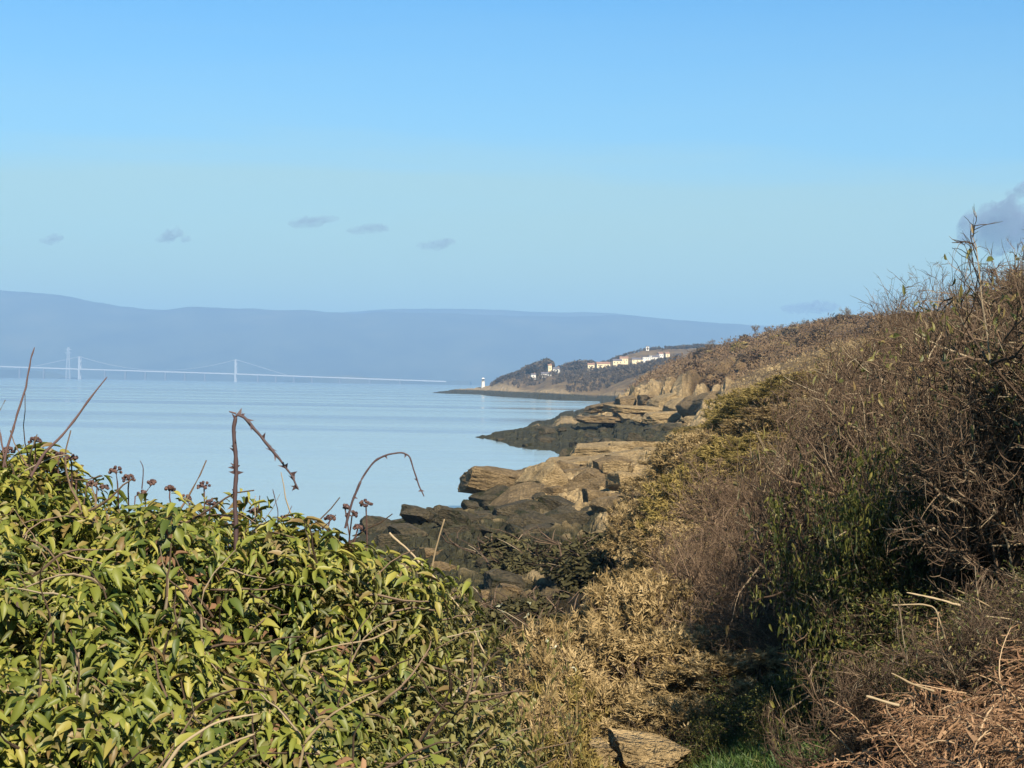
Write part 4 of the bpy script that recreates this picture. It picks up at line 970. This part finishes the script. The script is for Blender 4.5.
cane([(345, 530), (352, 502), (362, 478), (374, 461), (388, 454), (402, 452), (410, 456), (414, 472), (419, 486), (425, 497)], 5.1, .0042, .002, CANE, 'thin brown cane arching like a hook above the hedge', thorns=14)
cane([(2, 470), (10, 440), (18, 412), (25, 388), (30, 362), (35, 346)], 5.0, .004, .0018, CANE, 'thin upright cane at the far left above the ivy')
cane([(-4, 440), (-2, 420), (3, 446), (6, 470)], 5.0, .003, .002, CANE, 'short thin cane at the left edge beside the upright one')
cane([(30, 478), (45, 452), (62, 436), (78, 415), (92, 396), (109, 375)], 5.0, .005, .0022, CANE, 'thin cane leaning right above the ivy at the left')
cane([(142, 490), (143, 468), (140, 460)], 5.2, .002, .0012, CANE, 'fine forked stalk above the middle of the hedge', name='dry_stalk', cat='stalk')
cane([(276, 540), (278, 510), (272, 488)], 5.3, .002, .0012, CANE, 'fine dry stalk behind the bent thorny cane', name='dry_stalk', cat='stalk')
cane([(296, 545), (286, 520), (292, 505)], 5.3, .002, .0012, CANE, 'fine dry stalk right of the bent cane with curled tip', name='dry_stalk', cat='stalk')
cane([(420, 650), (427, 600), (434, 555), (441, 530), (445, 518)], 6.2, .004, .003, PALECANE, 'pale dry upright stalk with a blunt tip below the rocks', name='dry_stalk', cat='stalk')
cane([(388, 531), (410, 552), (432, 575), (455, 600), (472, 625), (486, 655)], 6.0, .0042, .003, PALECANE, 'pale dry cane slanting down to the right across the rocks')
cane([(300, 768), (306, 740), (330, 715), (355, 700), (380, 690)], 4.0, .004, .002, PALECANE, 'pale dry stem at the bottom right of the ivy', name='dry_stalk', cat='stalk')
cane([(160, 775), (180, 745), (215, 722), (262, 712)], 3.9, .0045, .0025, PALECANE, 'upper of two pale dry stems at the bottom of the ivy', name='dry_stalk', cat='stalk')
cane([(165, 790), (190, 762), (225, 745), (258, 732)], 3.85, .0045, .0025, PALECANE, 'lower of two pale dry stems at the bottom of the ivy', name='dry_stalk', cat='stalk')
cane([(395, 628), (370, 640), (335, 645), (300, 655)], 4.6, .0035, .002, PALECANE, 'pale cane lying across the ivy under the hooked one', name='dry_stalk', cat='stalk')
# lower right dry stems
cane([(1040, 640), (1010, 618), (985, 604), (955, 588)], 6.2, .0055, .003, PALECANE, 'thick pale broken stem pointing up left over the dry bracken', name='dry_stalk', cat='stalk')
cane([(962, 606), (935, 599), (905, 592)], 6.3, .0055, .003, PALECANE, 'pale dead stem with a knobbly end left of the broken one', name='dry_stalk', cat='stalk')
cane([(970, 690), (955, 665), (945, 640), (936, 608), (920, 604), (890, 605)], 6.1, .0045, .003, PALECANE, 'pale thin stem bent at a right angle above the bracken', name='dry_stalk', cat='stalk')
cane([(1030, 626), (1005, 618), (982, 616)], 6.0, .004, .0025, PALECANE, 'short pale stem beside the thick broken one', name='dry_stalk', cat='stalk')
cane([(935, 692), (912, 684), (890, 672)], 5.6, .0045, .003, PALECANE, 'short pale stem pointing left out of the bracken', name='dry_stalk', cat='stalk')
cane([(900, 706), (880, 701), (865, 696)], 5.4, .0055, .004, PALECANE, 'short pale flaking stem low at the left of the bracken', name='dry_stalk', cat='stalk')
cane([(1030, 543), (1008, 545), (990, 546)], 8.0, .008, .004, PALECANE, 'pale twig crossing the right edge above the bracken', name='twig', cat='twig')

# ---------------------------------------------------------------- bracken
def frond(L, curl):
    """dry frond: rachis with paired ragged pinnae -> V, faces, tone"""
    m_ = 12; t = np.linspace(0, 1, m_); sp = np.stack([.06 * np.sin(t * 5 + rng.uniform(0, 6)), t * (1 - .25 * curl * t), .5 * t - curl * .75 * t ** 2], 1) * L
    V0, q0 = tubes(sp[None], np.linspace(.004, .0015, m_)[None], 4)
    n = 34; tp = np.repeat(np.linspace(.2, .98, n // 2), 2); side = np.tile([-1, 1], n // 2)
    base = np.stack([np.interp(tp, t, sp[:, i]) for i in range(3)], 1)
    ln = L * .30 * (1 - tp) ** .7 * rng.uniform(.6, 1.2, n) + .02
    yd = norm(np.stack([side * 1.0, 0 * tp + .45, rng.uniform(-.7, .2, n)], 1) + rdir(n) * .35)
    k = 7; j = np.linspace(.08, 1, k); bp = (base[:, None] + yd[:, None] * (ln[:, None] * j[None])[..., None] + np.array([0, 0, -.25]) * (ln[:, None] * j[None] ** 2)[..., None]).reshape(-1, 3)
    yy = norm(np.repeat(yd, k, 0) * .8 + rdir(n * k) * .75 + np.array([0, 0, -.3])); sz = np.repeat(ln, k) * .30 * np.tile(1.15 - j, n) + .008
    V1, F1, ix = scatter(BLADE, BLADEF, bp, yy, rdir(n * k), sz, sz * .24)
    pts = base[:, None] + yd[:, None] * (ln[:, None] * np.array([0, .5, 1.0])[None])[..., None] + np.array([0, 0, -.25]) * (ln[:, None] * np.array([0, .25, 1.0])[None])[..., None]
    V2, q2 = tubes(pts, np.tile([.0014, .001, .0006], (n, 1)), 3)
    V = np.concatenate([V0, V1, V2]); f4 = np.concatenate([q0, F1[0] + len(V0), q2 + len(V0) + len(V1)])
    rn = np.concatenate([np.full(len(V0), .95), (np.repeat(rng.uniform(0, .8, n), k) + rng.uniform(0, .2, n * k))[ix], np.full(len(V2), .8)])
    return mesh_np('frond', V, [f4, F1[1] + len(V0)], STRAW, {'rnd': rn})
fr = [frond(.55, c) for c in (.4, .9, 1.3, 1.7, 1.1, .7)]
BK = [(968, 722, 5.2, 'dry orange bracken clump in the middle of the lower right corner', 26), (1018, 700, 5.4, 'dry orange bracken clump at the right edge', 26), (922, 764, 4.9, 'dry bracken clump lowest at the left of the corner', 20),
      (1000, 760, 4.6, 'nearest dry bracken clump at the bottom right', 26), (1040, 730, 4.8, 'dry bracken clump cut by the right edge at the bottom', 22), (960, 694, 5.9, 'loose dry bracken clump behind the others', 14), (1000, 660, 6.1, 'dry bracken clump farthest back at the right', 18)]
for px, y, Y, lab, nf in BK:
    c = P(px, y + 25, Y); t = thing('bracken_clump', lab, 'bracken', tuple(c), 'dry bracken clumps')
    gzv = float(ground(c[0:1], c[1:2])[0][0]); dz = c[2] - gzv
    if dz > 0: # litter mound under the fronds down to the ground
        mb = MB(); mb.lathe((0, 0, -dz - .05), [(.22, 0), (.16, dz * .35), (.08, dz * .5), (.02, dz * .6)], 14); mb.build('litter_mound', SOIL, t)
    for i in range(12):
        b0 = np.array([r2.uniform(-.2, .2), r2.uniform(-.15, .15), -.25]); d_ = norm(rdir(1)[0] + [0, 0, .35]); pl_ = [b0]
        for j in range(7): d_ = norm(d_ + rdir(1)[0] * .28); pl_.append(pl_[-1] + d_ * .055)
        Vq, qq = tubes(np.array(pl_)[None], np.linspace(.0035, .0018, 8)[None], 5)
        link('stalk', mesh_np('stalk', Vq, [qq], PALECANE, {'rnd': np.full(len(Vq), r2.random())}), t)
    for i in range(nf):
        o = link('frond', fr[r2.randrange(6)], t); o.location = (r2.uniform(-.2, .2), r2.uniform(-.2, .2), r2.uniform(-.30, -.04)); s = r2.uniform(.6, 1.0); o.scale = (s, s, s)
        o.rotation_euler = (r2.uniform(-.2, 1.15), r2.uniform(-.7, .7), r2.uniform(0, 6.28))

# ---------------------------------------------------------------- grass, brambles and stones of the hollow
n = 22000; Y = rng.uniform(7.8, 11.6, n); px = rng.uniform(668, 830, n); X = (px - 512) / F * Y; z, _ = ground(X, Y)
V, Fc, ix = scatter(BLADE, BLADEF, np.stack([X, Y, z], 1), norm(rdir(n) * 1.0 + [0, 0, .7]), rdir(n), rng.uniform(.04, .10, n) * (1 + .8 * fbm(np.stack([X, Y, 0 * X], -1) * 2.5, 4, 2)), rng.uniform(.006, .014, n))
tag(link('grass', mesh_np('grass', V, Fc, GRASS, {'rnd': rng.uniform(0, 1, n)[ix]})), 'dark green grass in the shaded hollow', 'grass', kind='stuff')
boulder(645, 736, 764, 9.5, 66, .5, ROCK, 'broad bare tan stone at the bottom of the hollow', .1, 131, .3, group=None)
boulder(598, 742, 765, 9.3, 26, .3, ROCK, 'pale stone left of the broad bare one in the hollow', .1, 137, .3, group=None)
brm = []
for _ in range(2):
    lv = grow(9, .8, kids=(6, 4), spread=1.2, r0=.009, up=-.05, wob=.22)
    tips = lv[-1][0].reshape(-1, 3); k = 900; pos = tips[rng.choice(len(tips), k)]
    V, Fc, ix = scatter(LEAF, LEAFF, pos, rdir(k) + [0, 0, -.3], rdir(k) + [0, 0, .8], rng.uniform(.03, .06, k))
    brm.append(make_plant('bramble_bush', 'x', 'bramble', [('branches', branches_mesh(lv, TWIG)), ('foliage', mesh_np('foliage', V, Fc, BRAMBLE, {'rnd': rng.uniform(0, 1, k)[ix]}))], 'brambles behind the ivy hedge'))
brk = Kind(brm)
for px, ty, Y, w, lab in [(395, 585, 7.5, .8, 'olive leaved bramble just behind the right end of the ivy'), (440, 598, 7.8, .8, 'bramble with pale lobed leaves between ivy and gorse'), (480, 622, 8, .8, 'brown bramble in front of the dark shore rocks'), (520, 655, 8, .7, 'low olive bramble at the left foot of the gorse'), (560, 700, 8, .7, 'low bramble at the bottom beside the pale stone'), (500, 720, 7, .6, 'lowest bramble at the ivy hedge foot'), (420, 640, 7.2, .7, 'dense bramble half hidden by the ivy')]:
    put(brk.get(lab), px, ty, Y, w * .6, hrange=(.3, 1.6), unit=1.0)
GREENLEAF = leaf_mat('green_bramble_leaf', [(0, (.02, .032, .008)), (.5, (.055, .062, .014)), (.85, (.125, .12, .026)), (1, (.20, .17, .045))], .5, .25, .25)
grm = []
for _ in range(2):
    lv = grow(12, .8, kids=(7, 5), spread=1.1, r0=.009, up=.05, wob=.2)
    tips = lv[-1][0].reshape(-1, 3); k = 5200; pos = tips[rng.choice(len(tips), k)] + rng.normal(0, .035, (k, 3))
    V, Fc, ix = scatter(LEAF, LEAFF, pos, rdir(k) + [0, 0, -.3], rdir(k) + [0, 0, .8], rng.uniform(.025, .055, k))
    grm.append(make_plant('bramble_bush', 'x', 'bramble', [('branches', branches_mesh(lv, TWIG)), ('foliage', mesh_np('foliage', V, Fc, GREENLEAF, {'rnd': rng.uniform(0, 1, k)[ix]}))], 'green brambles in the thicket'))
brk = Kind(grm)
for px, ty, Y, w, lab in [(985, 648, 6.5, .35, 'low dark green bramble between the bracken and the thicket'), (1020, 618, 6.3, .45, 'dark green bramble at the right edge above the bracken'), (1065, 590, 6.2, .6, 'dark green bramble just beyond the right edge'), (1110, 570, 6.2, .6, 'dark green bramble farthest right on the bank'), (935, 665, 6.9, .5, 'low green bramble behind the left end of the bracken'), (882, 452, 8.9, .95, 'green leaved bramble glowing yellowish in the middle of the thicket'), (918, 490, 8.7, .9, 'dark green bramble deep in the thicket'), (930, 575, 8.6, .9, 'dark green bramble above the pale broken stems'), (842, 500, 9.0, .8, 'green bramble at the left edge of the dark thicket'), (990, 590, 6.8, .7, 'dark green bramble behind the dry bracken'), (800, 690, 9.6, .8, 'low green bramble beside the grass of the hollow'), (705, 715, 9.8, .4, 'low green bramble at the left side of the grass'), (745, 700, 10.2, .5, 'low green bramble in the middle of the grass'), (775, 728, 9.2, .4, 'small green bramble at the front of the grass'), (880, 640, 8.6, .9, 'low dark bramble left of the bracken')]:
    put(brk.get(lab, 'green brambles in the thicket'), px, ty, Y, w * .6, hrange=(.3, 1.7))
PX = [(456, 606), (500, 605), (503, 612), (530, 605), (505, 622), (435, 625), (548, 640), (555, 648), (466, 680), (575, 668), (437, 637), (527, 615)]
for i, (px, y) in enumerate(PX):
    Y = 7.4; c = P(px, y, Y); V, Fc, ixx = scatter(LEAF, LEAFF, np.tile(c, (3, 1)), rdir(3), rdir(3) + [.5, -1, .6], rng.uniform(.012, .022, 3))
    o = link('pale_leaf', mesh_np('pale_leaf', V - c, Fc, LICHEN, {'rnd': rng.uniform(0, 1, 3)[ixx]})); o.location = c
    tag(o, 'small whitish leaf tuft dangling on the bramble before the rocks', 'leaf', 'whitish leaf tufts on the brambles')
